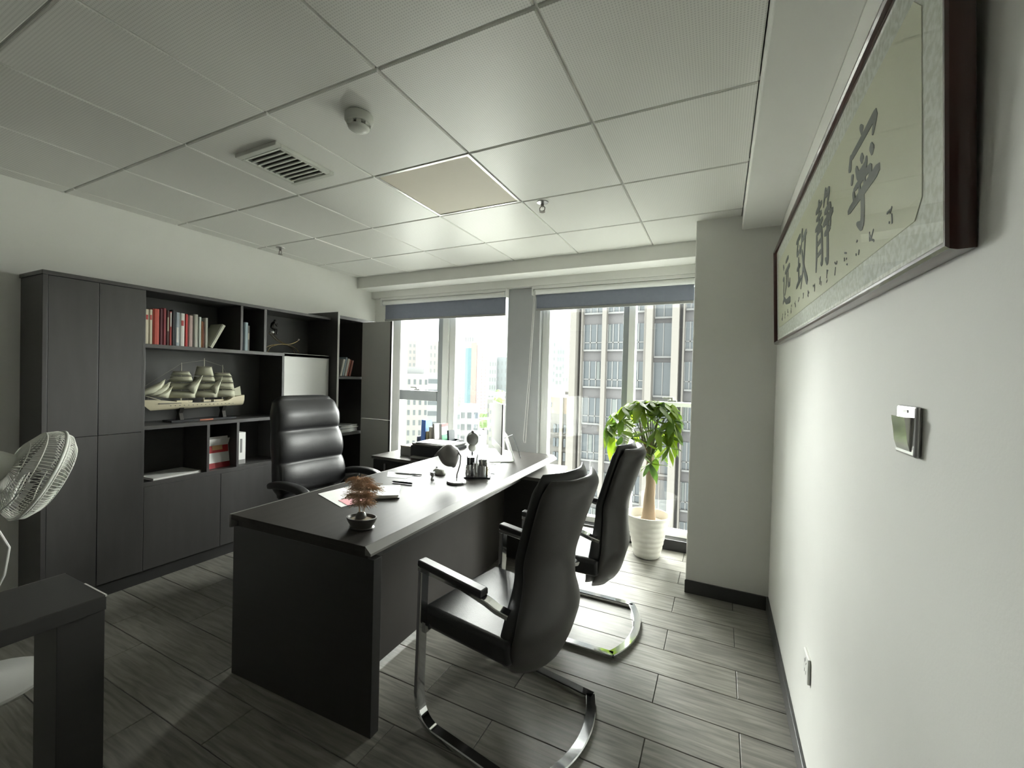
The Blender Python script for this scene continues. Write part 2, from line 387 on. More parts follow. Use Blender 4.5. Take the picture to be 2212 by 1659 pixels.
# ------------------------------------------------------------------ roller blinds
def blind(label, x0, x1, zb, cordx, loop):
    t = thing('roller_blind', label, 'blind', ((x0+x1)/2, 3.71, 2.262), group='roller blinds on the windows')
    hx = (x1-x0)/2
    MB().box(-hx, hx, -.035, .035, -.028, 0).build('head_rail', 'whiteplastic', t, bevel=.004)
    MB().tube([(-hx+.02, 0, -.052), (hx-.02, 0, -.052)], .026, 16).build('roller', 'alu', t, smooth=True)
    for s_ in (-1, 1): MB().box(s_*hx-.006, s_*hx+.006, -.03, .03, -.085, -.002).build('bracket', 'alu', t, bevel=.003)
    MB().box(-hx+.025, hx-.025, .022, .025, zb-2.262+.02, -.05).build('fabric', 'blind', t)
    MB().box(-hx+.025, hx-.025, .014, .033, zb-2.262, zb-2.262+.022).build('bottom_bar', 'greyplastic', t, bevel=.003)
    if loop:
        cx = cordx-(x0+x1)/2; zl = loop-2.262; pts = [(cx, -.03, -.06), (cx-.03, -.035, zl+.1)]
        c = MB().tube([(cx, -.03, -.05), (cx-.035, -.035, zl*.6), (cx-.07, -.04, zl+.03), (cx-.06, -.04, zl), (cx-.045, -.04, zl), (cx-.02, -.035, zl*.6), (cx+.012, -.03, -.05)], .0032, 6)
        c.build('pull_cord', 'cord', t)
    return t
blind('blue grey roller blind over the window beside the bookcase', -3.50, -1.90, 2.005, 0, None)
blind('blue grey roller blind over the window behind the potted tree', -1.62, -.19, 2.035, -1.60, .78)

# ================================================================== CITY OUTSIDE
GZ = -46.0
struct(MB().box(-1500, 1500, 6, 1900, GZ-2, GZ).build('ground', speckle_mat('hazy_city_ground', (.42, .42, .385), (.62, .62, .58), .03, .9)))
C_ = {}
def cm(name, c, rough=.8, var=.05, scale=.3):
    if name not in C_: C_[name] = mat(name, tuple(v*.40 for v in c), rough, var=var, scale=scale)
    return C_[name]
WINM = mat('hazy_window_glass', (.055, .065, .07), .25, var=.2, scale=.5)
TEAL = mat('teal_curtain_wall', (.05, .10, .115), .3, var=.15, scale=.2)
wcache = {}
def facade_box(parent, name, o, ux, w_, depth, z0, z1, m):
    """block whose front face starts at o (x,y) and runs w_ along ux; depth goes away from the room"""
    uy = Vector((-ux.y, ux.x, 0))
    if uy.y < 0: uy = -uy
    mx = Matrix(((ux.x, uy.x, 0, o[0]), (ux.y, uy.y, 0, o[1]), (0, 0, 1, 0), (0, 0, 0, 1)))
    return MB().box(0, w_, 0, depth, z0, z1, mx).build(name, m, parent)
def win_mesh(w_, h, m=None, key='w'):
    k = (round(w_, 2), round(h, 2), key)
    if k not in wcache:
        me = MB().box(-w_/2, w_/2, -.12, .05, -h/2, h/2).mesh('window'); me.materials.append(m or WINM); wcache[k] = me
    return wcache[k]
def put_windows(parent, o, ux, us, zs, w_, h, m=None, key='w', cap=300):
    a = math.atan2(ux.y, ux.x); n = 0
    for u in us:
        for z in zs:
            if n >= cap: return
            inst(win_mesh(w_, h, m, key), 'window', parent, (o[0]+ux.x*u, o[1]+ux.y*u, z), (0, 0, a)); n += 1
X1 = Vector((1, 0, 0))

# --- the close apartment block filling the right window
YF = 35.0
def fx(px): return at(px, 800, y=YF).x
def fz(py): return at(1280, py, y=YF).z
apt = thing('apartment_building', 'tall grey apartment block with cream piers close outside the right window', 'building', (fx(1237), YF, GZ))
apt_o = Vector((fx(1237), YF, GZ))
GREY = cm('grey_render', (.255, .245, .245)); CREAM = cm('cream_pier', (.36, .335, .30)); CURT = cm('pale_curtain', (.30, .325, .31))
PFR = cm('white_window_frame', (.42, .42, .41))
def lb(x0, x1, y0, y1, z0, z1): return MB().box(x0-apt_o.x, x1-apt_o.x, y0-apt_o.y, y1-apt_o.y, z0-apt_o.z, z1-apt_o.z)
ZT = 42.0
lb(fx(1237), fx(1700), YF+.35, YF+14, GZ, ZT).build('wall', GREY, apt)
for (a, b, d) in ((1236, 1249, .9), (1300, 1309, .35), (1390, 1397, .35), (1397, 1410, .9), (1451, 1466, .9), (1473, 1477, .35), (1512, 1530, .9), (1575, 1588, .9)):
    lb(fx(a), fx(b), YF-d, YF+.4, GZ, ZT).build('pier', CREAM, apt)
lb(fx(1255), fx(1257.5), YF-.3, YF+.4, GZ, ZT).build('pier', CREAM, apt)
pitch = fz(755)-fz(834.6)
bays = [(1258.5, 1299.5, 3, 0), (1309.5, 1345, 3, 0), (1352, 1389, 3, 0), (1411, 1450, 2, 1), (1478, 1510, 3, 0), (1531, 1573, 3, 0)]
sillz0 = fz(755)
mi = {}
for bi, (a, b, nl, tall) in enumerate(bays):
    xa, xb = fx(a), fx(b)
    for k in range(-8, 6):
        zs_ = sillz0+pitch*k + (-.55 if tall else 0); hh = (fz(697)-fz(764)) if tall else (fz(700.7)-fz(755))
        w0 = lb(xa, xb, YF+.27, YF+.36, zs_, zs_+hh)
        wn = w0.build('window', WINM, apt)
        fr = lb(xa, xb, YF+.05, YF+.3, zs_-.14, zs_)          # sill
        n = nl
        for q in range(n+1):
            xq = xa+(xb-xa)*q/n
            fr.box(xq-.04-apt_o.x, xq+.04-apt_o.x, .18, .3, zs_-apt_o.z, zs_+hh-apt_o.z)
        if not tall: fr.box(xa-apt_o.x, xb-apt_o.x, .18, .3, zs_+hh*.28-.04-apt_o.z, zs_+hh*.28+.04-apt_o.z)
        fr.build('window_frame', PFR, wn)
        if random.random() < .55 and not tall:
            q = random.randrange(n); cw = (xb-xa)/n
            lb(xa+cw*q+.08, xa+cw*(q+random.uniform(.5, .9)), YF+.2, YF+.26, zs_+hh*.3, zs_+hh-.05).build('curtain', CURT, wn)
# --- beige low-rise left of it
YB2 = 62.0
def bx(px): return at(px, 900, y=YB2).x
def bz(py): return at(1200, py, y=YB2).z
bg_ = thing('beige_building', 'beige low block with grey lower floors beside the grey apartment block', 'building', (bx(1150), YB2, GZ))
def lb2(x0, x1, y0, y1, z0, z1): return MB().box(x0-bx(1150), x1-bx(1150), y0-YB2, y1-YB2, z0-GZ, z1-GZ)
lb2(bx(1120), bx(1262), YB2, YB2+18, bz(893), bz(858)).build('upper_wall', cm('beige_render', (.46, .35, .235)), bg_)
lb2(bx(1120), bx(1262), YB2+.2, YB2+18, GZ, bz(893)).build('lower_wall', cm('greybeige_render', (.26, .25, .23)), bg_)
lb2(bx(1120), bx(1264), YB2-.5, YB2+18, bz(858), bz(854)).build('parapet', cm('cream_trim', (.46, .43, .37)), bg_)
for a, b in ((1211, 1217), (1226, 1229)): lb2(bx(a), bx(b), YB2-.5, YB2+.3, GZ, bz(858)).build('pier', cm('cream_trim', (.46, .43, .37)), bg_)
for px in (1189, 1245): lb2(bx(px-3), bx(px+3), YB2-.15, YB2+.1, bz(880), bz(869)).build('window', WINM, bg_)
for py in (925, 955, 985, 1015, 1045):
    for px in (1176, 1184, 1199, 1206, 1221, 1236, 1248):
        lb2(bx(px-2.6), bx(px+2.6), YB2-.1, YB2+.3, bz(py+9), bz(py-9)).build('window', WINM, bg_)
lb2(bx(1196), bx(1210), YB2+5, YB2+9, bz(854), bz(847)).build('roof_hut', cm('greybeige_render', (.26, .25, .23)), bg_)

# --- generic far blocks: (name,label, px left, px right, py top, depth y, depth, colour, window grid)
def block(name, label, pa, pb, pt, y, dep, m, cols=0, pitch_px=0, wfrac=.55, hfrac=.55, bands=False, wm=None, pbot=1010, face=True, base=None):
    xa, xb = at(pa, 820, y=y).x, at(pb, 820, y=y).x; zt = at((pa+pb)/2, pt, y=y).z
    t = thing(name, label, 'building', (xa, y, GZ), -math.atan2((xa+xb)/2, y)*(1 if face else 0))
    MB().box(0, xb-xa, 0, dep, 0 if base is None else at((pa+pb)/2, base, y=y).z-GZ, zt-GZ).build('wall', m, t)
    if cols:
        zb = max(GZ+2, at((pa+pb)/2, pbot, y=y).z); ph = at(0, 800, y=y).z-at(0, 800+pitch_px, y=y).z
        n = int((zt-1.5-zb)/ph)
        W = (xb-xa)/cols
        for k in range(n):
            z = zt-ph*(k+.8)-GZ
            if bands: inst(win_mesh((xb-xa)*.86, ph*hfrac, wm, name), 'window_band', t, ((xb-xa)/2, 0, z))
            else:
                for c in range(cols): inst(win_mesh(W*wfrac, ph*hfrac, wm, name), 'window', t, (W*(c+.5), 0, z))
    return t
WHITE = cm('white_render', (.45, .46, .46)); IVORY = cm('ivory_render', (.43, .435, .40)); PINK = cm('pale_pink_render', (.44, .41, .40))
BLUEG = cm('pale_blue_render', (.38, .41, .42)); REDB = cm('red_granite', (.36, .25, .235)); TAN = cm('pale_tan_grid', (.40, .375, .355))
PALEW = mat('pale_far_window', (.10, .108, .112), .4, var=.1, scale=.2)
block('white_office', 'white office block with small square windows seen in the left pane', 853, 921, 807, 190, 30, IVORY, 7, 10.5, .42, .5)
b_ = block('white_office_wing', 'white office wing with dark window bands next to the square windowed block', 923, 948, 805, 180, 8, WHITE, 1, 10.5, .8, .42, bands=True)
block('white_penthouse', 'white rooftop plant room on the square windowed office block', 865, 905, 792, 197, 10, WHITE, 1, 9, .3, .4, pbot=806, base=807)
block('pale_tower', 'pale stepped apartment tower left of the window mullion', 838, 884, 733, 420, 30, PINK, 7, 6.6, .5, .5, wm=PALEW, pbot=812)
block('pale_tower', 'pale pink tower rising right behind the white office wing', 926, 952, 737, 430, 30, PINK, 4, 7.5, .35, .5, wm=PALEW, pbot=812)
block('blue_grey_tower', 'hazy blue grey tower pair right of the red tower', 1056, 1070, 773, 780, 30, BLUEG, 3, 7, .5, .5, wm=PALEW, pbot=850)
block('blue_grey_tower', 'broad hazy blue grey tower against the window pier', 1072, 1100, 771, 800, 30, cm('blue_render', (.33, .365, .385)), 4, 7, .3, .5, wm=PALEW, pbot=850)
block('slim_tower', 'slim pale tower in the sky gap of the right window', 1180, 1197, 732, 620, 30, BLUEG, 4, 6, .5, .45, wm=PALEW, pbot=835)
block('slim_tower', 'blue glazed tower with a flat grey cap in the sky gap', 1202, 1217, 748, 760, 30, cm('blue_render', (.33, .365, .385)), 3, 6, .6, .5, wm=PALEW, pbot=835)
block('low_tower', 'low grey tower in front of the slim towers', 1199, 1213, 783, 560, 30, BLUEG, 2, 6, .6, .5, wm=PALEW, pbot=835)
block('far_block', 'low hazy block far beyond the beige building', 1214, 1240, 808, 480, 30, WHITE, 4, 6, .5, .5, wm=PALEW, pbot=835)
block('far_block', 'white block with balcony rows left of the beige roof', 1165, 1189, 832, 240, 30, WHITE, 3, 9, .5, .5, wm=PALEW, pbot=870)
block('shop_block', 'white mid-rise shop block below the red tower with dark bands', 970, 993, 884, 150, 14, WHITE, 1, 9.5, .8, .5, bands=True)
block('shop_block', 'white shop block with a grey sign board on its roof', 995, 1031, 878, 165, 20, WHITE, 3, 11, .62, .5)
block('low_block', 'low pale housing block right of the red tower foot', 1054, 1066, 862, 260, 20, IVORY, 3, 8, .5, .5, wm=PALEW)
block('low_block', 'long pale roof beyond the low housing', 1054, 1092, 848, 600, 30, WHITE, 6, 6, .6, .5, wm=PALEW, pbot=868)
block('low_block', 'white roofed hall behind the monitor', 1058, 1094, 876, 235, 18, IVORY, 6, 8, .5, .4, wm=PALEW)
# --- the red tower: two faces on a corner, stepped white crown, teal strip
YT = 420.0
c0 = at(1029, 820, y=YT); cl = at(979, 820, y=YT+3); cr_ = at(1055, 820, y=YT+26)
uL = Vector((c0.x-cl.x, c0.y-cl.y, 0)); wL = uL.length; uL.normalize()
uR = Vector((cr_.x-c0.x, cr_.y-c0.y, 0)); wR = uR.length; uR.normalize()
def tz(py): return at(1015, py, y=YT).z-GZ
rt = thing('red_tower', 'red and cream office tower with a teal glass strip and white crown', 'building', (cl.x, cl.y, GZ))
def prism(z0, z1, k0, k1, m, name, grow=0.):
    A_ = Vector((0, 0, 0))+uL*wL*k0-uL*grow; B_ = uL*wL*k1+uL*grow; Cc = B_+uR*(wR*(k1-.0)+grow); D_ = A_+uR*(wR+grow)
    vs = [Vector((p.x, p.y, z)) for z in (z0, z1) for p in (A_, B_, Cc, D_)]
    return MB().add(vs, [(3, 2, 1, 0), (4, 5, 6, 7), (0, 1, 5, 4), (1, 2, 6, 5), (2, 3, 7, 6), (3, 0, 4, 7)]).build(name, m, rt)
prism(0, tz(741), 0, 1, TAN, 'wall')
prism(tz(741), tz(724), .35, 1, WHITE, 'upper_wall'); prism(tz(724), tz(716), .5, .97, WHITE, 'crown'); prism(tz(716), tz(713), .42, .98, WHITE, 'crown_roof', .6)
# red side skin, proud of the body
B_ = uL*wL
nR = Vector((uR.y, -uR.x, 0)); nR = nR if nR.x > 0 else -nR
nL = Vector((uL.y, -uL.x, 0)); nL = nL if nL.y < 0 else -nL
def skin(o, u, w0, w1_, n, z0, z1, m, name, d=.5):
    p = o+u*w0; q = o+u*w1_
    vs = [Vector((v.x, v.y, z)) for z in (z0, z1) for v in (p, q, q+n*d, p+n*d)]
    return MB().add(vs, [(3, 2, 1, 0), (4, 5, 6, 7), (0, 1, 5, 4), (1, 2, 6, 5), (2, 3, 7, 6), (3, 0, 4, 7)]).build(name, m, rt)
skin(B_, uR, 0, wR, nR, 0, tz(745), REDB, 'red_side_wall')
skin(Vector((0, 0, 0)), uL, wL*.78, wL*1.0, nL, 0, tz(741), cm('salmon_granite', (.42, .33, .30)), 'salmon_pier', .6)
ts = skin(Vector((0, 0, 0)), uL, wL*.52, wL*.78, nL, tz(885), tz(752), TEAL, 'glass_strip', .35)
aL = math.atan2(uL.y, uL.x); aR = math.atan2(uR.y, uR.x); ph = tz(800)-tz(807)
for k in range(24):
    z = tz(752)-ph*(k+.6)
    for c in range(4):
        p = uL*wL*(.07+.125*c)+nL*.05; inst(win_mesh(wL*.085, ph*.6, PALEW, 'rt'), 'window', rt, (p.x, p.y, z), (0, 0, aL))
    for c in range(3):
        p = B_+uR*wR*(.22+.3*c)+nR*.55; inst(win_mesh(wR*.26, ph*.5, cm('red_dark_glass', (.26, .17, .165)), 'rtr'), 'window', rt, (p.x, p.y, z), (0, 0, aR))
for c in range(4):
    p = uL*wL*(.5+.1*c)+nL*.1; inst(win_mesh(wL*.05, tz(728)-tz(737), PALEW, 'rtc'), 'window', rt, (p.x, p.y, tz(733)), (0, 0, aL))
# --- street: road, kerb strip, street trees, cars
rdm = mat('pale_asphalt', (.26, .26, .255), .8, var=.05, scale=.05)
RD = [at(px, py, z=GZ) for px, py in ((1001, 960), (1046, 962), (1075, 900), (1068, 899))]
struct(MB().add([Vector((p.x, p.y, z)) for z in (GZ+.02, GZ+.12) for p in RD], [(3, 2, 1, 0), (4, 5, 6, 7), (0, 1, 5, 4), (1, 2, 6, 5), (2, 3, 7, 6), (3, 0, 4, 7)]).build('road', rdm))
TREEM = leaf_mat('street_tree_leaves', (.10, .17, .05), (.17, .23, .09), .3)
rng = random.Random(3)
def tree(px, py, r, label):
    p = at(px, py, z=GZ); t = thing('street_tree', label, 'tree', (p.x, p.y, GZ), group='street trees below the window')
    MB().tube([(0, 0, 0), (0, 0, r*1.1)], [.35, .25], 6).build('trunk', 'bark', t)
    m = MB()
    for k in range(7):
        a = rng.uniform(0, 6.28); d = r*rng.uniform(.1, .55); q = r*rng.uniform(.45, .7); c = (d*math.cos(a), d*math.sin(a), r*(1.2+rng.uniform(0, .6)))
        m.loft([[Vector((c[0]+q*math.sin(th)*math.cos(f)*rng.uniform(.85, 1.15), c[1]+q*math.sin(th)*math.sin(f)*rng.uniform(.85, 1.15), c[2]+q*math.cos(th)*.8)) for f in [6.283*j/9 for j in range(9)]] for th in (.15, .7, 1.3, 1.9, 2.6)])
    m.build('crown', TREEM, t)
for i, (px, py, r) in enumerate(((1060, 934, 9), (1067, 920, 9), (1046, 944, 7), (1050, 926, 8), (1073, 908, 9), (1080, 892, 10), (1071, 884, 9), (1088, 890, 7), (1060, 868, 10), (1080, 866, 10))):
    tree(px, py, r, ['pale green street tree nearest the round desk ornament', 'leafy street tree in the middle of the row by the road', 'small street tree beside the road bend', 'second street tree along the road', 'street tree where the road narrows', 'bluish green tree at the foot of the red tower', 'large tree left of the low housing block', 'tree right beside the monitor edge', 'far green tree clump right of the red tower', 'far green tree next to the window pier'][i])
CARN = ['white car on the road nearest the printer', 'silver car in the middle of the road', 'white car far up the road', 'dark car beside the street trees', 'red car at the lower end of the road']
for i, (px, py, c) in enumerate(((1024, 952, (.5, .5, .5)), (1037, 941, (.38, .39, .4)), (1053, 921, (.5, .5, .5)), (1046, 929, (.05, .06, .08)), (1017, 958, (.4, .08, .06)))):
    p = at(px, py, z=GZ); t = thing('car', CARN[i], 'car', (p.x, p.y, GZ+.12), -.45)
    MB().loft([[Vector((x, s_*w_, z)) for s_ in (-1, 1) for x in ((-l, l) if s_ < 0 else (l, -l))] for z, l, w_ in ((.3, 2.2, .85), (.8, 2.25, .9), (.95, 2.1, .86))]).build('body', cm('car_paint_%d' % i, c, .3), t)
    MB().loft([[Vector((x-.2, s_*w_, z)) for s_ in (-1, 1) for x in ((-l, l) if s_ < 0 else (l, -l))] for z, l, w_ in ((.95, 1.4, .8), (1.45, .9, .7))]).build('cabin', WINM, t)
    for sx in (-1.4, 1.4):
        for sy in (-.8, .8): MB().tube([(sx, sy-.1, .33), (sx, sy+.1, .33)], .33, 10).build('wheel', 'darkplastic', t)

# ================================================================== CEILING FITTINGS
x0, x1, y0, y1 = LIGHT
t = thing('ceiling_light', 'unlit square opal light panel set in the ceiling grid', 'ceiling light', ((x0+x1)/2, (y0+y1)/2, H))
a, b = (x1-x0)/2, (y1-y0)/2
fr = MB()
for bx_ in ((-a, a, -b, -b+.014), (-a, a, b-.014, b), (-a, -a+.014, -b+.014, b-.014), (a-.014, a, -b+.014, b-.014)): fr.box(*bx_, 0, .03)
fr.build('trim_frame', 'grid', t); MB().box(-a+.014, a-.014, -b+.014, b-.014, .004, .02).build('diffuser', 'lightpanel', t)
# air vent
t = thing('air_vent', 'slatted white air vent grille in the ceiling', 'vent', (-2.012, 1.432, H-.002))
a, b = .152, .165
f = MB()
for bx_ in ((-a, a, -b, -b+.028), (-a, a, b-.028, b), (-a, -a+.028, -b+.028, b-.028), (a-.028, a, -b+.028, b-.028)): f.box(*bx_, -.016, .002)
f.build('vent_frame', 'ivory', t, bevel=.003); MB().box(-a+.02, a-.02, -b+.02, b-.02, -.001, .001).build('vent_back', 'ventdark', t)
for k in range(9):
    y = -b+.042+k*(2*b-.084)/8; mx = Matrix.Translation((0, y, -.009)) @ Matrix.Rotation(math.radians(22), 4, 'X')
    MB().box(-a+.028, a-.028, -.0095, .0095, -.0025, .0025, mx).build('slat', 'ivory', t)
# smoke detector
t = thing('smoke_detector', 'round white smoke detector on the ceiling', 'smoke detector', (-1.36, 1.285, H))
MB().lathe([(.052, 0), (.056, -.004), (.056, -.026), (.050, -.036), (.046, -.038)], 32).build('housing', 'ivory', t, smooth=True, angle=35)
MB().lathe([(.033, -.036), (.033, -.050)], 24).build('chamber', 'ventdark', t)
cp = MB().lathe([(.043, -.050), (.041, -.055), (.030, -.062), (.010, -.064)], 32).build('cap', 'ivory', t, smooth=True)
rb = MB()
for k in range(8):
    q = 2*math.pi*k/8; rb.box(.036, .046, -.009, .009, -.051, -.036, Matrix.Rotation(q, 4, 'Z'))
rb.build('cap_rib', 'ivory', cp)
for lab, (x, y) in (('pendent sprinkler head on the ceiling near the window', (-.992, 2.371)), ('pendent sprinkler head on the ceiling beside the left wall', (-3.40, 2.378))):
    t = thing('sprinkler', lab, 'sprinkler', (x, y, H), group='ceiling sprinklers')
    MB().lathe([(.036, .001), (.034, -.004), (.018, -.010), (.014, -.011)], 20).build('escutcheon', 'steel', t, smooth=True)
    MB().lathe([(.010, -.010), (.009, -.026)], 12).build('body', 'brass', t)
    fr = MB()
    for s_ in (-1, 1): fr.tube([(s_*.008, 0, -.024), (s_*.017, 0, -.034), (s_*.015, 0, -.048), (s_*.004, 0, -.056)], .003, 6)
    fr.build('frame_arm', 'brass', t); MB().lathe([(.018, -.056), (.018, -.058)], 14).build('deflector', 'brass', t)

# ================================================================== BOOKCASE
CXF, CXB = -3.32, XL+.003
bc = thing('bookcase', 'long black bookcase with open shelves and doors along the left wall', 'bookcase', (CXB, .946, 0))
def cb(x0, x1, y0, y1, z0, z1): return MB().box(x0-CXB, x1-CXB, y0-.946, y1-.946, z0, z1)
ZC = 1.915
cb(CXB, CXF, .946, .966, .0, ZC-.022).build('side_panel', 'cab', bc, bevel=.001)
cb(CXB, CXF+.012, .940, 2.838, ZC-.022, ZC).build('top_panel', 'cab', bc, bevel=.001)
cb(CXB, CXB+.008, .966, 2.838, .08, ZC-.022).build('back_panel', 'cabin', bc)
cb(CXB, CXF-.01, .966, 2.838, 0, .08).build('plinth', 'skirt', bc)
def bdoor(y0, y1, z0, z1, hz=None, hy=None, m='cab'):
    d = cb(CXF-.018, CXF, y0+.0015, y1-.0015, z0+.0015, z1-.0015).build('door', m, bc, bevel=.001)
    if hz: cb(CXF, CXF+.022, hy-.006, hy+.006, hz-.06, hz+.06).build('handle', 'steel', d, bevel=.003)
    return d
for (y0, y1) in ((.966, 1.18), (1.18, 1.395)):
    bdoor(y0, y1, .08, .985); bdoor(y0, y1, .985, ZC-.022)
def vert(y, z0, z1, th=.018): cb(CXB+.008, CXF, y-th/2, y+th/2, z0, z1).build('divider', 'cab', bc, bevel=.001)
def shelf(y0, y1, z, th=.025): cb(CXB+.008, CXF, y0, y1, z-th, z).build('shelf', 'cab', bc, bevel=.001)
vert(1.399, .08, ZC-.022); vert(2.016, 1.552, ZC-.022); vert(2.205, 1.552, ZC-.022, .022); vert(2.365, .66, 1.527)
shelf(1.408, 2.838, 1.552); shelf(1.408, 2.356, 1.02); shelf(1.408, 2.829, .655, .03); vert(1.79, .655, .995); vert(2.0, .655, .995)
for (y0, y1) in ((1.408, 1.88), (1.88, 2.36), (2.36, 2.838)): bdoor(y0, y1, .08, .625)
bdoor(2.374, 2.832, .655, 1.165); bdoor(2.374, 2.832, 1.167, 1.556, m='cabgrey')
# deeper end bookcase beside the window
b2 = thing('bookcase', 'taller dark bookcase unit with books at the window end', 'bookcase', (CXB, 2.842, 0))
def cb2(x0, x1, y0, y1, z0, z1): return MB().box(x0-CXB, x1-CXB, y0-2.842, y1-2.842, z0, z1)
F2 = -3.225; Z2 = 1.968
cb2(CXB, F2, 2.842, 2.862, 0, Z2).build('side_panel', 'cab', b2, bevel=.001)
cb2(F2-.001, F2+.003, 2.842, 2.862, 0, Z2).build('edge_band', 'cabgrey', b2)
cb2(CXB, F2, 2.862, 3.55, Z2-.06, Z2-.03).build('top_panel', 'cab', b2, bevel=.001)
cb2(CXB, CXB+.008, 2.862, 3.55, .06, Z2-.06).build('back_panel', 'cabin', b2); cb2(CXB, F2-.02, 2.862, 3.55, 0, .06).build('plinth', 'skirt', b2)
cb2(CXB, F2, 3.532, 3.55, .06, Z2-.06).build('side_panel', 'cab', b2); cb2(CXB+.008, F2-.005, 3.162, 3.18, .06, Z2-.06).build('divider', 'cab', b2)
for z in (1.365, .822, .40): cb2(CXB+.008, F2-.004, 2.862, 3.162, z-.025, z).build('shelf', 'cabedge', b2, bevel=.001)
cb2(F2-.018, F2, 3.185, 3.545, .07, Z2-.06).build('door', 'cab', b2)
# its outer door stands open at a right angle to the shelves
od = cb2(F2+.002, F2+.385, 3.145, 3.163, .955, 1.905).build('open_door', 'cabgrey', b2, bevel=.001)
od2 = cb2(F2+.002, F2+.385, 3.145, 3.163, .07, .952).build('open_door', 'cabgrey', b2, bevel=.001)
cb2(F2+.365, F2+.3865, 3.143, 3.145, .955, 1.905).build('edge_band', 'cab', od); cb2(F2+.365, F2+.3865, 3.143, 3.145, .07, .952).build('edge_band', 'cab', od2)

# ------------------------------------------------------------------ books
def book(y0, y1, z0, hgt, dep, c, label, xf=CXF-.05, lean=0., group='books on the long black bookcase', band=None):
    """upright book: cover boards, spine facing the room, paper block"""
    th = y1-y0; t = thing('book', label, 'book', (xf, (y0+y1)/2, z0), 0, group)
    if lean: t.rotation_euler = (lean, 0, 0)
    e = min(.003, th*.14)
    c_ = MB().box(-dep, 0, -th/2, -th/2+e, 0, hgt).box(-dep, 0, th/2-e, th/2, 0, hgt)
    c_.add([(-.002, -th/2, 0), (.004, -th/4, 0), (.004, th/4, 0), (-.002, th/2, 0), (-.002, -th/2, hgt), (.004, -th/4, hgt), (.004, th/4, hgt), (-.002, th/2, hgt)],
           [(0, 1, 5, 4), (1, 2, 6, 5), (2, 3, 7, 6), (3, 0, 4, 7), (3, 2, 1, 0), (4, 5, 6, 7)])
    c_.build('cover', bookm(c), t)
    MB().box(-dep+.004, -.003, -th/2+e, th/2-e, .003, hgt-.004).build('pages', 'paper', t)
    if band: MB().box(.0038, .0048, -th/4, th/4, hgt*band[1], hgt*band[2]).build('spine_label', bookm(band[0]), t)
    return t
CRE = (.52, .47, .36); DKR = (.13, .02, .025); RED = (.36, .035, .035); WH = (.55, .54, .50); GR = (.33, .33, .28)
rowb = [(90, 165, 220, CRE, 'cream paperback at the left end of the top shelf', (RED, .7, .84)), (166, 226, 225, CRE, 'second cream paperback next to the first on the top shelf', (RED, .7, .84)),
        (233, 345, 215, (.40, .06, .04), 'thick orange red book beside the cream pair', None), (347, 402, 215, (.10, .02, .03), 'dark maroon book right of the thick red one', None),
        (403, 463, 205, (.22, .03, .04), 'tall wine red book on the top shelf', None), (465, 513, 240, (.07, .03, .025), 'dark brown book with pale lettering', ((.4, .35, .25), .4, .8)),
        (514, 556, 262, (.35, .05, .045), 'narrow red book with a white top label', (WH, .55, .97)), (558, 612, 235, (.015, .015, .018), 'black book left of the blue grey one', None),
        (613, 690, 275, (.28, .32, .35), 'blue grey and white book on the top shelf', (WH, .1, .55)), (691, 778, 292, WH, 'white book with red and dark spine marks', (RED, .62, .78)),
        (780, 830, 305, (.45, .03, .03), 'bright red narrow book beside the white one', None), (832, 916, 330, (.33, .24, .22), 'dusty pink book beside the bright red one', None),
        (928, 1004, 310, GR, 'thick grey beige book right of centre', None), (1014, 1060, 355, (.50, .54, .50), 'pale mint white book', None),
        (1061, 1081, 425, (.45, .20, .08), 'thin orange book between the mint and brown ones', None), (1084, 1110, 440, (.17, .06, .035), 'thin brown book next to the orange one', None),
        (1118, 1172, 370, GR, 'grey beige book at the right end of the upright row', None)]
for (a, b, tp, c, lab, band) in rowb:
    xf = CXF-.03; pb = 640+(800+(a-90)*.056)*.1266
    y0 = at(300+a*.1266, pb, x=xf).y; y1 = at(300+b*.1266, pb, x=xf).y
    hgt = at(300+(a+b)*.5*.1266, 640+tp*.1266, x=xf).z-1.553
    book(y0+.0008, y1-.0008, 1.5535, hgt, .17, c, lab, xf, band=band)
yb_ = at(300+1225*.1266, 749, x=CXF-.03).y
book(yb_-.012, yb_+.014, 1.558, .196, .15, (.40, .40, .32), 'grey book leaning over at the right of the row', CXF-.03, lean=math.radians(-27))
book(2.052, 2.082, 1.5535, .22, .17, (.20, .26, .28), 'tall blue grey folder in the narrow compartment', CXF-.03, lean=0)
book(2.094, 2.115, 1.5535, .20, .16, (.10, .10, .09), 'dark book beside the blue grey folder', CXF-.06, band=((.3, .28, .22), .45, .7))
for (k, (c, h_, th, lab)) in enumerate([((.50, .49, .45), .165, .022, 'white book partly behind the tall unit side panel'), ((.30, .36, .40), .185, .016, 'pale blue leaning book on the window end shelf'),
        ((.50, .48, .44), .172, .024, 'cream leaning book on the window end shelf'), ((.40, .14, .11), .165, .012, 'thin red leaning book on the window end shelf'), ((.24, .10, .08), .158, .02, 'brown leaning book at the right end of the window end shelf')]):
    book(2.905+k*.027, 2.905+k*.027+th, 1.3695, h_, .16, c, lab, F2-.03, lean=math.radians(-14), group='books on the window end unit')
# paper pile on the end unit
t = thing('paper_pile', 'loose pile of white papers and magazines on the window end unit', 'papers', (F2-.14, 3.02, .8225), .1)
for k in range(7):
    mx = Matrix.Rotation(random.uniform(-.12, .12), 4, 'Z') @ Matrix.Translation((random.uniform(-.012, .012), random.uniform(-.012, .012), k*.0095))
    MB().box(-.105, .105, -.13, .13, 0, .008, mx).build('sheaf', 'paper' if k % 3 else 'paperg', t)
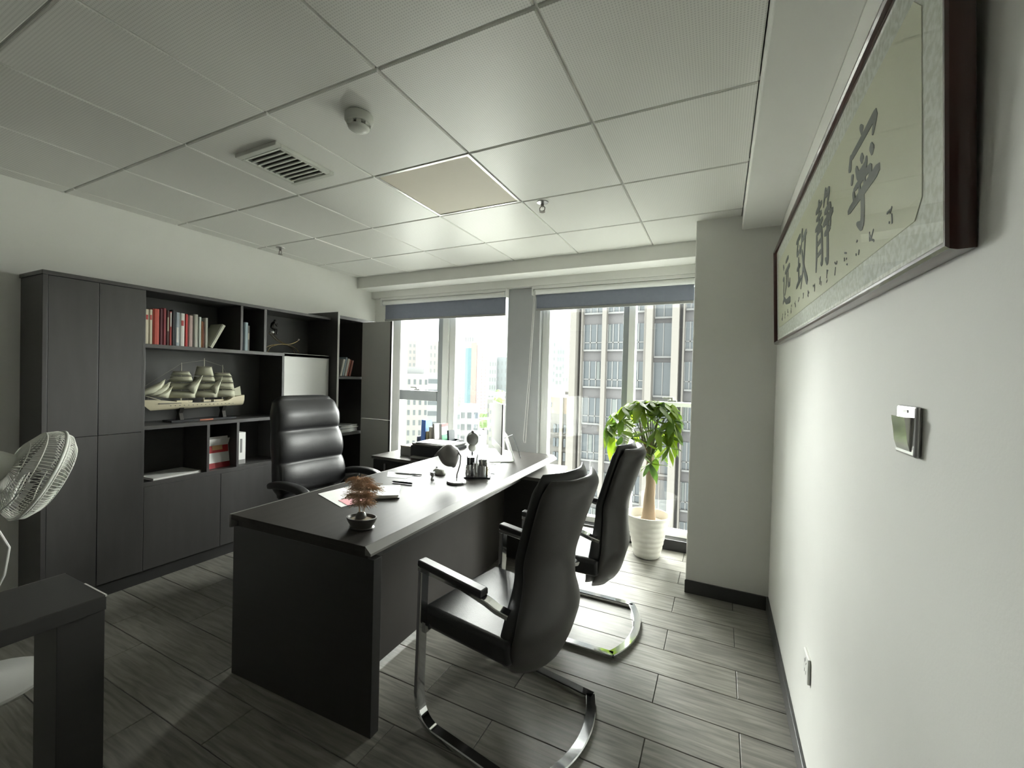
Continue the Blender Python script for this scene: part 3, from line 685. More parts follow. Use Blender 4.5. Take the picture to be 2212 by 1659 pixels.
# ------------------------------------------------------------------ model ship
sh = thing('model_ship', 'cream three-masted model sailing ship on a dark stand', 'model ship', (-3.47, 1.80, 1.0205))
SZ = .085                                          # keel height over the shelf
def hullring(s):
    """s 0..1 from bow (left, -y) to stern"""
    y = -.295+.61*s; w_ = .043*math.sin(math.pi*min(1, .08+s*.62))**.8; top = .075-.03*math.sin(math.pi*min(1, max(0, (s-.05)/.95)))+(.02 if s > .8 else 0)
    keel = .012*s
    pts = []
    for q in range(9):
        a = math.pi*q/8; pts.append(Vector((w_*math.cos(a)*(1 if s > .02 else .15), y+(-.06*(1-math.sin(a)) if s < .1 else 0)*(1-s*10), SZ+keel+(top-keel)*(1-math.sin(a)**.7))))
    return pts
MB().loft([hullring(k/14) for k in range(15)]).build('hull', 'hull', sh, smooth=True, angle=60)
MB().box(-.032, .032, -.26, .29, SZ+.046, SZ+.05).build('deck', 'darkplastic', sh)
for (y, l) in ((-.10, .10), (.05, .05), (.13, .07), (.22, .06)): MB().box(-.02, .02, y-l/2, y+l/2, SZ+.05, SZ+.064).build('deckhouse', 'hull', sh)
pr = MB()
for k in range(16): pr.box(.0405, .0435, -.2+k*.028, -.194+k*.028, SZ+.03, SZ+.034)
pr.build('portholes', 'darkplastic', sh)
MB().tube([(0, -.24, SZ+.07), (0, -.385, SZ+.125)], .0032, 6).build('bowsprit', 'mast', sh)
masts = [(-.115, .335), (.035, .375), (.165, .33)]
def sail(y, z0, z1, w0, w1, name='sail'):
    """square sail set across the ship, braced round so that it shows"""
    m = MB(); n = 5; rot = Matrix.Translation((0, y, 0)) @ Matrix.Rotation(math.radians(62), 4, 'Z')
    rings = []
    for i in range(n+1):
        v = i/n; wv = w0+(w1-w0)*v; z = z0+(z1-z0)*v; rings.append([rot @ Vector((wv*(u/6-.5), -.022*math.sin(math.pi*v)-.012*(1-(2*u/6-1)**2), z)) for u in range(7)])
    m.loft(rings, closed=False)
    o = m.build(name, 'sail', sh, smooth=True); sd = o.modifiers.new('thick', 'SOLIDIFY'); sd.thickness = .0014
    return o
yard = MB()
for (my, mh) in masts:
    MB().tube([(0, my, SZ+.045), (0, my, SZ+mh)], [.0045, .002], 8).build('mast', 'mast', sh)
    zz = [SZ+.075, SZ+.135, SZ+.19, SZ+.238, SZ+mh-.062, SZ+mh-.03]
    ww = [.165, .155, .14, .118, .09, .07]
    for k in range(4):
        sail(my, zz[k]+.006, zz[k+1]-.002, ww[k], ww[k+1])
    for k in range(1, 5):
        rot = Matrix.Translation((0, my, 0)) @ Matrix.Rotation(math.radians(62), 4, 'Z')
        MB().tube([rot @ Vector((-ww[k]*.54, 0, zz[k])), rot @ Vector((ww[k]*.54, 0, zz[k]))], .0022, 6).build('yard', 'mast', sh)
def trisail(p, q, r, name='jib'):
    p, q, r = Vector(p), Vector(q), Vector(r); m = MB(); rings = []
    for i in range(5):
        v = i/4; rings.append([p.lerp(r, v).lerp(q.lerp(r, v), u/4)+Vector((.02*math.sin(math.pi*u/4)*math.sin(math.pi*(v*.8+.1)), 0, 0)) for u in range(5)])
    o = m.loft(rings, closed=False).build(name, 'sail', sh, smooth=True); sd = o.modifiers.new('thick', 'SOLIDIFY'); sd.thickness = .0014
trisail((.004, -.375, SZ+.122), (.004, -.235, SZ+.085), (.004, -.215, SZ+.215)); trisail((.01, -.33, SZ+.108), (.01, -.21, SZ+.085), (.01, -.185, SZ+.2)); trisail((.016, -.29, SZ+.10), (.016, -.20, SZ+.085), (.016, -.175, SZ+.165))
trisail((.05, -.115, SZ+.165), (.05, -.05, SZ+.1), (.05, .0, SZ+.25), 'staysail'); trisail((.05, .05, SZ+.155), (.05, .10, SZ+.09), (.05, .135, SZ+.24), 'staysail')
o = MB().add([(.01, .22, SZ+.09), (.01, .305, SZ+.09), (.01, .295, SZ+.165), (.01, .235, SZ+.14)], [(0, 1, 2, 3)]).build('spanker', 'sail', sh); o.modifiers.new('thick', 'SOLIDIFY').thickness = .0014
rg = MB()
for (a, b) in (((0, -.385, SZ+.125), (0, -.115, SZ+.33)), ((0, -.36, SZ+.115), (0, -.115, SZ+.26)), ((0, -.115, SZ+.33), (0, .035, SZ+.36)), ((0, .035, SZ+.36), (0, .165, SZ+.32)), ((0, .165, SZ+.32), (0, .29, SZ+.08)), ((0, .165, SZ+.3), (0, .25, SZ+.07)),
        ((.035, .06, SZ+.05), (0, .035, SZ+.2)), ((.035, .10, SZ+.05), (0, .035, SZ+.22)), ((.035, -.08, SZ+.05), (0, -.115, SZ+.2)), ((.035, .2, SZ+.05), (0, .165, SZ+.2)), ((0, -.31, SZ+.06), (0, -.24, SZ+.03)), ((0, -.31, SZ+.06), (0, -.31, SZ+.1))): rg.tube([a, b], .0009, 4)
rg.build('rigging', 'rig', sh)
MB().box(-.06, .06, -.20, .24, .0, .012).build('stand_base', 'darkplastic', sh, bevel=.002)
for y in (-.12, .17): MB().loft([[Vector((-w_, y-.012, z)), Vector((w_, y-.012, z)), Vector((w_, y+.012, z)), Vector((-w_, y+.012, z))] for z, w_ in ((.012, .03), (.06, .014), (SZ+.014, .03))]).build('stand_support', 'bronze', sh)
MB().box(.06, .062, -.02, .07, .002, .011).build('plaque', mat('copper_plaque', (.42, .16, .10), .4, metal=.3), sh)
# ------------------------------------------------------------------ balance ornament, calendar, box, laptop
bo = thing('balance_ornament', 'small dark seated figure on crossed golden wire arcs', 'ornament', (-3.43, 2.47, 1.5535))
gw = MB()
for dx in (-.025, .025):
    gw.tube([(dx+.01*math.sin(k/14*3), -.19+.30*k/14, .078*math.sqrt(max(0, 1-((k/14-.5)/.5)**2))) for k in range(15)], .003, 6)
gw.build('foot_arc', 'gold', bo)
gw = MB()
for dx in (-.02, .02): gw.tube([(dx*(1-k/14), -.15+.27*k/14, .084+.085*((k/14-.58)/.58)**2) for k in range(15)], .003, 6)
gw.build('rocker_arc', 'gold', bo); MB().lathe([(0.001, -.009), (.008, -.004), (.009, 0), (.008, .004), (0.001, .009)], 10, (0, .122, .135)).build('counterweight', 'steel', bo, smooth=True)
def skin_body(name, verts, edges, radii, m, parent):
    me = bpy.data.meshes.new(name); me.from_pydata(verts, edges, []); me.materials.append(M[m]); o = bpy.data.objects.new(name, me); col.objects.link(o); o.parent = parent
    o.modifiers.new('skin', 'SKIN'); s_ = o.modifiers.new('sub', 'SUBSURF'); s_.levels = 1; s_.render_levels = 1
    for i, r in enumerate(radii): me.skin_vertices[0].data[i].radius = (r, r)
    me.skin_vertices[0].data[0].use_root = True; return o
# seated figure: pelvis, chest, neck, head, arm to chin, other arm, thighs, shins, feet
pz = .196; py = -.135
V_ = [(0, py, pz), (0, py+.006, pz+.045), (0, py+.022, pz+.068), (0, py+.03, pz+.088), (.02, py+.012, pz+.058), (.018, py+.034, pz+.03), (.01, py+.038, pz+.058), (-.02, py+.012, pz+.058), (-.018, py+.03, pz+.026),
      (.014, py+.04, pz+.008), (.014, py+.034, pz-.035), (.014, py+.048, pz-.038), (-.014, py+.04, pz+.008), (-.014, py+.034, pz-.035), (-.014, py+.048, pz-.038)]
E_ = [(0, 1), (1, 2), (2, 3), (1, 4), (4, 5), (5, 6), (1, 7), (7, 8), (0, 9), (9, 10), (10, 11), (0, 12), (12, 13), (13, 14)]
skin_body('figure', V_, E_, [.015, .018, .008, .013, .008, .006, .005, .008, .006, .009, .006, .004, .009, .006, .004], 'bronze', bo)
MB().lathe([(.018, 0), (.018, .012)], 12, (0, py, .168)).build('seat', 'steel', bo)
cal = thing('desk_calendar', 'red and white desk calendar card standing on the lower shelf', 'calendar', (-3.39, 1.905, .656), math.radians(3))
tl = Matrix.Rotation(math.radians(-8), 4, 'Y')
MB().box(-.004, 0, -.082, .082, 0, .235, tl).build('card', 'paper', cal); MB().box(.0, .0012, -.078, .078, .115, .215, tl).build('red_panel', bookm((.45, .03, .03)), cal)
MB().box(.0, .0012, -.082, .082, 0, .04, tl).build('red_base', bookm((.30, .02, .025)), cal)
MB().box(.0012, .002, -.04, .035, .135, .195, tl).build('gold_motif', bookm((.5, .28, .12)), cal)
MB().add([(-.001, -.08, .22), (-.09, -.08, 0), (-.094, -.08, 0), (-.005, -.08, .22), (-.001, .08, .22), (-.09, .08, 0), (-.094, .08, 0), (-.005, .08, .22)], [(0, 1, 2, 3), (7, 6, 5, 4), (0, 4, 5, 1), (1, 5, 6, 2), (2, 6, 7, 3), (3, 7, 4, 0)]).build('back_card', 'paper', cal)
bx_ = thing('gift_box', 'tall white and silver boxed book beside the red calendar', 'box', (-3.42, 2.06, .656))
MB().box(-.09, .03, -.043, .043, 0, .25).build('carton', 'paper', bx_, bevel=.001); MB().box(.03, .031, -.043, -.025, 0, .25).build('silver_edge', 'steel', bx_); MB().box(.03, .031, .0, .016, .09, .2).build('print_column', bookm((.2, .2, .2)), bx_); MB().box(.03, .0312, -.02, .04, 0, .035).build('grey_foot_band', 'greyplastic', bx_)
lp = thing('closed_folder', 'flat silver grey folder lying on the empty lower shelf', 'folder', (-3.44, 1.60, .656), math.radians(4))
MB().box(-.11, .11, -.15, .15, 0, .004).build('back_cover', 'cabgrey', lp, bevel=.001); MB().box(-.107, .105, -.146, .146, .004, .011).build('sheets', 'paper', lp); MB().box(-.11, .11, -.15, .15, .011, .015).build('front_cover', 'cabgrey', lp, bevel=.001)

# ================================================================== MAIN DESK
DT = math.radians(2.0); DZ = .742; DW = .826; DL = 2.215
dk = thing('executive_desk', 'large dark wood executive desk in the middle of the office', 'desk', (-1.985, 1.183, 0), DT)
def D(x0, x1, y0, y1, z0, z1): return MB().box(x0, x1, y0, y1, z0, z1)
D(.012, DW-.026, -.02, DL, DZ-.022, DZ).build('top_panel', 'desk', dk, bevel=.0015)
D(.0, .012, -.02, DL, DZ-.06, DZ).build('top_edge', 'deskedge', dk)
# slanting front edge band with square end
MB().poly([(DW-.026, DZ), (DW+.002, DZ-.024), (DW+.002, DZ-.034), (DW-.026, DZ-.034)], -.02, DL-.01, lambda a, b, d: Vector((a, d, b))).build('front_edge', 'deskedge', dk)
D(.03, DW-.03, .0, DL-.03, DZ-.055, DZ-.022).build('under_frame', 'desk', dk)
D(.0, DW, 0, .045, 0, DZ-.055).build('end_panel', 'black', dk, bevel=.0015)
D(DW-.262, DW-.244, .045, DL-.53, .03, DZ-.055).build('modesty_panel', 'desk', dk)
D(DW-.244, DW-.236, .045, DL-.53, DZ-.19, DZ-.18).build('panel_groove', 'black', dk)
D(DW-.20, DW-.10, .05, DL-.55, DZ-.115, DZ-.055).build('front_rail', 'black', dk, bevel=.001)
# low side cabinet carrying the far end of the desk
SZT = .655
sb = thing('side_cabinet', 'low dark side cabinet running under the far end of the desk', 'cabinet', (-2.832, 2.90, 0))
D(0, 1.682, 0, .545, SZT-.025, SZT).build('top_panel', 'deskedge', sb, bevel=.001)
D(.02, 1.652, .02, .53, .06, SZT-.025).build('body', 'black', sb, bevel=.001); D(.04, 1.63, .04, .5, 0, .06).build('plinth', 'skirt', sb)
for k in range(3):
    d = D(.024+.30*k, .318+.30*k, .002, .02, .07, SZT-.03).build('door', 'black', sb, bevel=.001); D(.16+.30*k, .18+.30*k, -.012, .002, .52, .6).build('handle', 'steel', d)
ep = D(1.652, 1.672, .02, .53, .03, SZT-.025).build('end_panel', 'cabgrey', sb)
# triangular recess detail on the end panel
MB().poly([(.06, .56), (.50, .60), (.30, .34)], 1.672, 1.676, lambda a, b, d: Vector((d, a, b))).build('triangle_inlay', 'greyplastic', ep)
MB().poly([(.13, .545), (.42, .572), (.285, .40)], 1.676, 1.679, lambda a, b, d: Vector((d, a, b))).build('triangle_inner', 'cabgrey', ep)
# narrow console in the near left corner
cs = thing('console_table', 'narrow dark console table in the near left corner', 'table', (-1.95, .615, 0))
D(0, .29, -1.1, 0, .655, .70).build('top', 'black', cs, bevel=.002)
D(.0, .002, -1.1, 0, .70, .7005).build('edge_line', 'deskedge', cs); D(.145, .2905, -.003, .0012, .695, .7006).build('edge_highlight', 'cabgrey', cs)  # pale strip paints a highlight along the far edge
D(.12, .28, -.105, -.0, 0, .655).build('leg', 'black', cs, bevel=.001); D(.12, .28, -1.09, -.985, 0, .655).build('leg', 'black', cs, bevel=.001)
D(.02, .12, -1.05, -.03, .60, .655).build('under_rail', 'black', cs)

# ================================================================== EXECUTIVE CHAIR
ec = thing('executive_chair', 'high-backed black leather office chair with padded back behind the desk', 'chair', (-2.52, 2.16, 0), math.radians(-4))
rings = []
for k in range(61):
    v = k/60; z = .50+.72*v
    wv = lerp(v, [(0, .235), (.12, .265), (.45, .262), (.8, .25), (.93, .235), (.985, .20), (1, .16)]); tv = lerp(v, [(0, .05), (.1, .075), (.8, .07), (.97, .05), (1, .02)])
    seg = (z-.535)/.2195; bul = abs(math.sin(math.pi*seg))**.5 if 0 < v < 1 else 0
    cxx = -.235-.02*math.sin(v*2.6)-.09*v*v+.018*bul*(1 if v > .03 else 0)
    rings.append(superring(cxx, 0, z, tv+.022*bul, wv+.008*bul, 36, 3.6, -.035))
MB().loft(rings).build('backrest', 'leather', ec, smooth=True, angle=0)
MB().loft([superring(.02, 0, z, a_, b_, 36, 4, 0) for z, a_, b_ in ((.40, .22, .22), (.42, .27, .265), (.46, .285, .28), (.50, .28, .275), (.525, .25, .25), (.532, .18, .18))]).build('seat', 'leather', ec, smooth=True, angle=0)
for s_ in (-1, 1):
    pts = [(-.24, s_*.29, .60), (-.12, s_*.305, .635), (.04, s_*.31, .645), (.16, s_*.31, .635), (.225, s_*.305, .60), (.235, s_*.30, .54), (.19, s_*.29, .46), (.06, s_*.275, .43)]
    MB().strap(pts[:6], (0, 1, 0), .062, .05).build('armrest', 'leather', ec, smooth=True, subd=2, angle=0)
    MB().strap(pts[4:], (0, 1, 0), .035, .02).build('arm_support', 'chrome', ec, smooth=True)
MB().lathe([(.032, .13), (.032, .28), (.022, .28), (.022, .40)], 16, (0.02, 0, 0)).build('gas_column', 'darkplastic', ec, smooth=True, angle=35)
for k in range(5):
    q = 2*math.pi*k/5+.3; dx, dy = math.cos(q), math.sin(q)
    MB().strap([(.02, 0, .135), (.02+.16*dx, .16*dy, .12), (.02+.31*dx, .31*dy, .085)], (-dy, dx, 0), .045, .03).build('base_leg', 'chrome', ec)
    MB().tube([(.02+.31*dx-.02*dy, .31*dy+.02*dx, .032), (.02+.31*dx+.02*dy, .31*dy-.02*dx, .032)], .032, 14).build('caster', 'darkplastic', ec)

# ================================================================== VISITOR CHAIRS
def visitor(label, loc, rz):
    """local +x is the back of the chair, it faces -x"""
    t = thing('visitor_chair', label, 'chair', loc, rz, 'leather visitor chairs before the desk')
    # back shell: violin outline, edges wrapped forward
    prof_w = [(0, .07), (.03, .12), (.09, .18), (.18, .228), (.27, .238), (.36, .215), (.44, .180), (.51, .166), (.70, .180), (.90, .200), (.96, .198), (.99, .175), (1, .155)]
    prof_x = [(0, .13), (.12, .185), (.30, .225), (.45, .215), (.60, .215), (.80, .262), (1, .315)]
    Z0, Z1 = .245, 1.03
    def wr(v): return np.interp(v, [p[0] for p in prof_w], [p[1] for p in prof_w])
    def xr(v): return np.interp(v, [p[0] for p in prof_x], [p[1] for p in prof_x])
    def sm(f, v, h=.035): return (f(max(0, v-h))+f(min(1, v+h))+2*f(v))/4
    rg = []; cu = []
    for k in range(57):
        v = k/56; z = Z0+(Z1-Z0)*v; wv = sm(wr, v); xv = sm(xr, v)
        tk = .034*min(1, (v+.02)*10)*min(1, (1.012-v)*16+.12)
        rg.append([Vector((p.x, p.y, p.z-.045*(1-(p.y/max(wv, .01))**2)*0+.008*(abs(p.y)/.2)**2*(1 if v > .9 else 0)*(v-.9)*10)) for p in superring(xv, 0, z, tk, wv, 36, 2.8, .055)])
        if v > .03:
            tk2 = .038*min(1, (v)*8)*min(1, (1.0-v)*14+.15); hip = .02*math.exp(-((v-.28)/.16)**2)
            cu.append([Vector((p.x, p.y, p.z+.022*(1 if v > .9 else 0)*(v-.9)*10)) for p in superring(xv-.045-hip*.5, 0, z, tk2+hip, wv*.955, 36, 2.8, .05)])
    MB().loft(rg).build('back_shell', 'leather2', t, smooth=True, angle=0)
    MB().loft(cu).build('back_cushion', 'leather', t, smooth=True, angle=0)
    MB().box(-.285, .150, -.242, .242, .368, .458).build('seat', 'leather', t, bevel=.022, seg=4, smooth=True, angle=80)
    A = .268; fxx = -.255
    # each side: arm bar, front leg, floor rail; the bow joins the two at the back
    for s_ in (-1, 1):
        leg = [Vector((fxx, s_*A, .618))]+[Vector((fxx-.006, s_*A, .3))]+[Vector((fxx-.010, s_*A, .13))]+arc((fxx+.085, s_*A, .102), .090, 180, 270, 7, 'xz')
        leg += [Vector((-.02, s_*A, .012)), Vector((.245, s_*A, .012))]
        MB().strap(leg, (0, 1, 0), .042, .022).build('leg', 'chrome', t, smooth=True, angle=30)
        MB().strap([(fxx-.012, s_*A, .628), (-.04, s_*A, .618), (.07, s_*A, .598), (.115, s_*A, .585), (.155, s_*(A-.012), .572)], (0, 1, 0), .040, .02).build('arm_bar', 'chrome', t, smooth=True, angle=30)
        MB().loft([[Vector((fxx-.014+u*.335, s_*A+q*(.024-.004*abs(c_)), .637-.024*u*1.1+(.026 if c_ > 0 else 0))) for (q, c_) in ((-1, 0), (1, 0), (1, .6), (-1, .6))] for u in (0, .04, .3, .6, .9, .97)]).build('arm_pad', 'leather', t, bevel=.006)
        MB().box(fxx-.004, fxx+.016, s_*A-(.03 if s_ > 0 else -.0), s_*A+(.03 if s_ < 0 else 0), .37, .41).build('seat_bracket', 'chrome', t)
    bow = [Vector((.236+.075*(1-(q/10)**2), A*q/10*1.0, .012)) for q in range(-10, 11)]
    MB().strap(bow, (1, 0, 0), .042, .022).build('base_bow', 'chrome', t, smooth=True, angle=30)
    MB().strap([(fxx+.006, -A+.02, .385), (fxx+.006, A-.02, .385)], (1, 0, 0), .03, .02).build('cross_rail', 'darkplastic', t)
    return t
visitor('charcoal leather visitor chair nearest the camera', (-.745, 1.585, 0), math.radians(-9))
visitor('charcoal leather visitor chair beside the potted tree', (-.69, 2.40, 0), math.radians(0))

# ================================================================== CALLIGRAPHY PICTURE
PL, PH = 2.10, .54
pic = thing('framed_calligraphy', 'long mahogany framed calligraphy hanging on the right wall', 'picture', (XR-.002, 1.83, 1.602))
pic.rotation_euler = (math.radians(1.1), math.radians(-2.2), 0)
# local: y along the wall (far = +), z up, x = -out of the wall
def moulding(y0, z0, y1, z1, name):
    """lacquered moulding with rounded front and mitred ends"""
    d = Vector((0, y1-y0, z1-z0)); L_ = d.length; u = d.normalized(); inn = Vector((0, -u.z, u.y))
    prof = [(0, 0), (0, -.019), (.003, -.026), (.008, -.029), (.013, -.029), (.017, -.025), (.019, -.019), (.020, -.014), (.020, 0)]
    r0 = [Vector((b, y0, z0))+inn*a+u*a for a, b in prof]; r1 = [Vector((b, y1, z1))+inn*a-u*a for a, b in prof]
    MB().loft([r0, r1]).build(name, 'frame', pic, smooth=True, angle=25)
hl, hh = PL/2, PH
moulding(-hl, 0, hl, 0, 'frame_rail'); moulding(hl, 0, hl, hh, 'frame_rail'); moulding(hl, hh, -hl, hh, 'frame_rail'); moulding(-hl, hh, -hl, 0, 'frame_rail')
MB().box(-.012, -.004, -hl+.02, hl-.02, .02, hh-.02).build('mount', 'brocade', pic)
a, b, c_, d_ = -hl+.13, hl-.09, .088, hh-.088
pp = MB().poly([(a+.03, c_), (b-.03, c_), (b, c_+.03), (b, d_-.03), (b-.03, d_), (a+.03, d_), (a, d_-.03), (a, c_+.03)], -.0135, -.012, lambda y, z, x: Vector((x, y, z))).build('rice_paper', 'rice', pic)
MB().box(-.0175, -.0160, -hl+.03, hl-.03, .03, hh-.03).build('glass', 'picglass', pic)
CH = {
 'n': [[(.46, .99, .5), (.54, .90, 1)], [(.17, .86, .7), (.12, .70, 1.1)], [(.15, .82, .8), (.55, .84, .9), (.90, .87, 1.1), (.80, .72, .5)], [(.22, .64, .9), (.18, .54, .6)], [(.33, .66, .6), (.40, .53, 1), (.62, .54, 1), (.64, .62, .4)], [(.48, .70, .8), (.54, .62, .8)], [(.74, .66, .8), (.82, .57, 1)],
       [(.24, .46, .7), (.27, .36, .8)], [(.25, .46, .7), (.76, .48, .8), (.72, .36, .8)], [(.43, .46, .6), (.44, .37, .6)], [(.59, .47, .6), (.58, .37, .6)], [(.05, .31, .8), (.5, .34, 1.1), (.97, .37, 1.2)], [(.52, .33, 1.1), (.53, .15, 1.1), (.50, .02, 1.2), (.34, .10, .4)]],
 'j': [[(.05, .86, .8), (.42, .89, .9)], [(.08, .75, .7), (.40, .77, .8)], [(.01, .63, .8), (.47, .66, .9)], [(.24, .98, .9), (.24, .63, .9)], [(.10, .56, .9), (.08, .25, 1), (.03, .04, .6)], [(.10, .56, .8), (.40, .57, 1), (.41, .08, 1.1), (.32, .10, .4)], [(.11, .40, .7), (.39, .41, .7)], [(.11, .25, .7), (.39, .26, .7)],
       [(.64, .98, 1), (.50, .78, .5)], [(.61, .88, .8), (.82, .90, 1), (.70, .74, .6)], [(.55, .68, .8), (.86, .70, 1), (.84, .42, .9)], [(.47, .55, .9), (.99, .58, 1.1)], [(.54, .41, .8), (.86, .42, .9)], [(.70, .70, 1), (.71, .2, 1.1), (.70, .02, 1.2), (.58, .10, .4)]],
 'z': [[(.04, .91, .8), (.46, .94, 1)], [(.25, .92, .9), (.08, .68, .9), (.42, .71, .9)], [(.36, .79, .7), (.46, .63, 1.1)], [(.25, .62, 1), (.26, .20, 1)], [(.08, .43, .8), (.42, .46, .9)], [(.0, .14, .8), (.50, .24, 1.1)],
       [(.63, .99, 1.2), (.49, .68, .5)], [(.58, .80, .9), (.97, .85, 1.1)], [(.86, .83, 1), (.72, .42, 1), (.44, .04, .5)], [(.57, .66, .7), (.72, .32, 1.2), (1.0, .03, 1.5)]],
 'y': [[(.44, .90, .8), (.82, .93, 1)], [(.34, .70, .9), (.97, .74, 1.1)], [(.56, .70, 1), (.50, .45, 1), (.30, .26, .5)], [(.73, .72, 1), (.72, .38, 1.1), (.94, .36, 1), (.97, .48, .5)], [(.10, .93, .7), (.19, .82, 1.2)], [(.04, .62, .8), (.22, .64, .9), (.12, .34, .8), (.18, .18, .9)], [(.0, .13, .8), (.20, .21, .9), (.45, .09, 1.1), (1.0, .06, 1.6)]],
}
def stroke(mb, pts, sy, sz, oy, oz, wd):
    P = []
    n = len(pts)
    for i in range(n-1):
        for k in range(6):
            s_ = k/6; P.append([pts[i][q]+(pts[i+1][q]-pts[i][q])*s_ for q in range(3)])
    P.append(list(pts[-1]))
    for _ in range(2):
        P = [P[0]]+[[(P[i-1][q]+2*P[i][q]+P[i+1][q])/4 for q in range(3)] for i in range(1, len(P)-1)]+[P[-1]]
    Lf, Rt = [], []
    for i, p in enumerate(P):
        q0, q1 = P[max(0, i-1)], P[min(len(P)-1, i+1)]; tx, ty = q1[0]-q0[0], q1[1]-q0[1]; l = math.hypot(tx, ty) or 1
        w_ = wd*p[2]*(.55 if i in (0, len(P)-1) else 1)
        Lf.append((p[0]-ty/l*w_, p[1]+tx/l*w_)); Rt.append((p[0]+ty/l*w_, p[1]-tx/l*w_))
    vs = [Vector((-.0148, oy-x*sy, oz+z*sz)) for x, z in Lf+Rt]; n = len(Lf)
    back = [Vector((-.0136, v.y, v.z)) for v in vs]
    b0 = len(mb.v); mb.v += [tuple(v) for v in vs+back]
    N2 = 2*n
    for i in range(n-1):
        mb.f.append((b0+i, b0+i+1, b0+n+i+1, b0+n+i))
        mb.f.append((b0+N2+i, b0+N2+n+i, b0+N2+n+i+1, b0+N2+i+1))
        mb.f.append((b0+i, b0+N2+i, b0+N2+i+1, b0+i+1)); mb.f.append((b0+n+i, b0+n+i+1, b0+N2+n+i+1, b0+N2+n+i))
# the viewer reads from the near (camera) end towards the far end; text left-right runs from far to near
cz0 = .165; csz = .24
for key, yc in (('n', -.60), ('j', -.20), ('z', .21), ('y', .64)):
    m = MB()
    for st in CH[key]: stroke(m, st, .26, csz, yc+.13, cz0, .046)
    m.build('character', 'ink', pic)
rs = random.Random(5); m = MB()
for k in range(16):
    oy = -.76+k*.105
    for q in range(4):
        a0 = (rs.random(), rs.random(), .8); a1 = (min(1, max(0, a0[0]+rs.uniform(-.7, .7))), min(1, max(0, a0[1]+rs.uniform(-.7, .7))), 1)
        stroke(m, [a0, a1], .03, .036, oy, .112, .07)
m.build('small_inscription', 'ink', pic)

# ================================================================== SWITCH AND SOCKET
t = thing('light_switch', 'glossy silver rocker light switch on the right wall', 'switch', (XR, .972, 1.318))
MB().box(-.010, 0, -.043, .043, -.043, .043).build('plate', 'steel', t, bevel=.004)
MB().loft([[Vector((x, -.030, z)), Vector((x, .032, z)), Vector((-.008, .032, z)), Vector((-.008, -.030, z))] for x, z in ((-.011, -.034), (-.015, -.02), (-.017, 0), (-.0195, .018), (-.020, .024))]).build('rocker', mat('champagne_chrome', (.66, .66, .60), .15, metal=.7), t, smooth=True, angle=40)
MB().box(-.0112, -.0098, -.012, .012, .031, .036).build('indicator', 'whiteplastic', t)
t = thing('wall_socket', 'white wall socket low on the right wall', 'socket', (XR, 1.775, .418))
MB().box(-.009, 0, -.043, .043, -.043, .043).build('plate', 'whiteplastic', t, bevel=.003)
for (y, z, r) in ((-.012, .016, .6), (.012, .016, -.6), (0, .026, 0), (-.01, -.016, 0), (.01, -.016, 0)):
    MB().box(-.0096, -.0088, -.0012, .0012, -.006, .006, Matrix.Translation((0, y, z-.004)) @ Matrix.Rotation(r, 4, 'X')).build('slot', 'darkplastic', t)

# ================================================================== POTTED MONEY TREE
pt = thing('potted_money_tree', 'leafy money tree in a ribbed white pot by the right window', 'plant', (-.492, 3.52, 0))
prof = [(.088, 0), (.096, .004)]
for k in range(40):
    z = .01+.30*k/39; prof.append((.099+.062*k/39+.004*abs(math.sin(k*math.pi/5.5)), z))
prof += [(.170, .318), (.175, .33), (.174, .338), (.164, .338), (.158, .30), (.150, .27), (0.001, .27)]
MB().lathe(prof, 40).build('pot', 'pot', pt, smooth=True, angle=50)
MB().lathe([(.150, .272), (.10, .284), (.05, .29), (.002, .288)], 24).build('soil', 'soil', pt, smooth=True)
tr = []
for k in range(15):
    v = k/14; z = .27+.56*v
    tr.append([Vector((.012*math.sin(v*3)+(.050-.024*v+.010*math.exp(-v*9))*math.cos(q)*(1+.08*math.sin(3*q+k)), .01*math.sin(v*2)+(.050-.024*v+.010*math.exp(-v*9))*math.sin(q), z)) for q in [6.2832*j/14 for j in range(14)]])
MB().loft(tr).build('trunk', 'bark', pt, smooth=True, angle=0)
def leaflet():
    m = MB(); n = 8; rings = []
    for i in range(n+1):
        v = i/n; w_ = .37*math.sin(math.pi*v**.75)**.9*(1-.15*v)+.004; dz = -.20*v*v
        rings.append([Vector((v, w_*.5*q, dz-.10*abs(q)*w_+(.02*math.sin(v*9)*q))) for q in (-1, -.5, 0, .5, 1)])
    for i in range(n+1): rings[i][2].z -= .03*math.sin(math.pi*i/n)
    me = m.loft(rings, closed=False).mesh('leaf'); me.materials.append(M['leaf'])
    for p in me.polygons: p.use_smooth = True
    return me
LF = leaflet(); r_ = random.Random(11)
def whorl(c, aim, L_, n):
    """palmate leaf: n leaflets fanned about the end of a petiole"""
    aim = Vector(aim).normalized(); q = aim.to_track_quat('Z', 'Y').to_matrix()
    for k in range(n):
        a = 2*math.pi*k/n+r_.uniform(-.15, .15)
        d = q @ Vector((math.cos(a), math.sin(a), -.25+r_.uniform(-.15, .1))); d.z -= .08+.25*(k % 2); d.normalize()
        s_ = d.cross(Vector((0, 0, 1))).normalized(); up = s_.cross(d)
        l = L_*r_.uniform(.8, 1.12)
        mx = Matrix((( d.x, -s_.x, up.x, c[0]), (d.y, -s_.y, up.y, c[1]), (d.z, -s_.z, up.z, c[2]), (0, 0, 0, 1)))
        o = bpy.data.objects.new('leaf', LF); col.objects.link(o); o.parent = pt
        end = Vector(c)+d*l
        lim = 3.715-3.52
        if end.x > .285: l *= max(.3, (.285-c[0])/max(.01, end.x-c[0])); end = Vector(c)+d*l
        if end.y > lim: l *= max(.35, (lim-c[1])/max(.01, end.y-c[1]))
        o.matrix_local = mx @ Matrix.Diagonal((l, l, l, 1))
heads = []
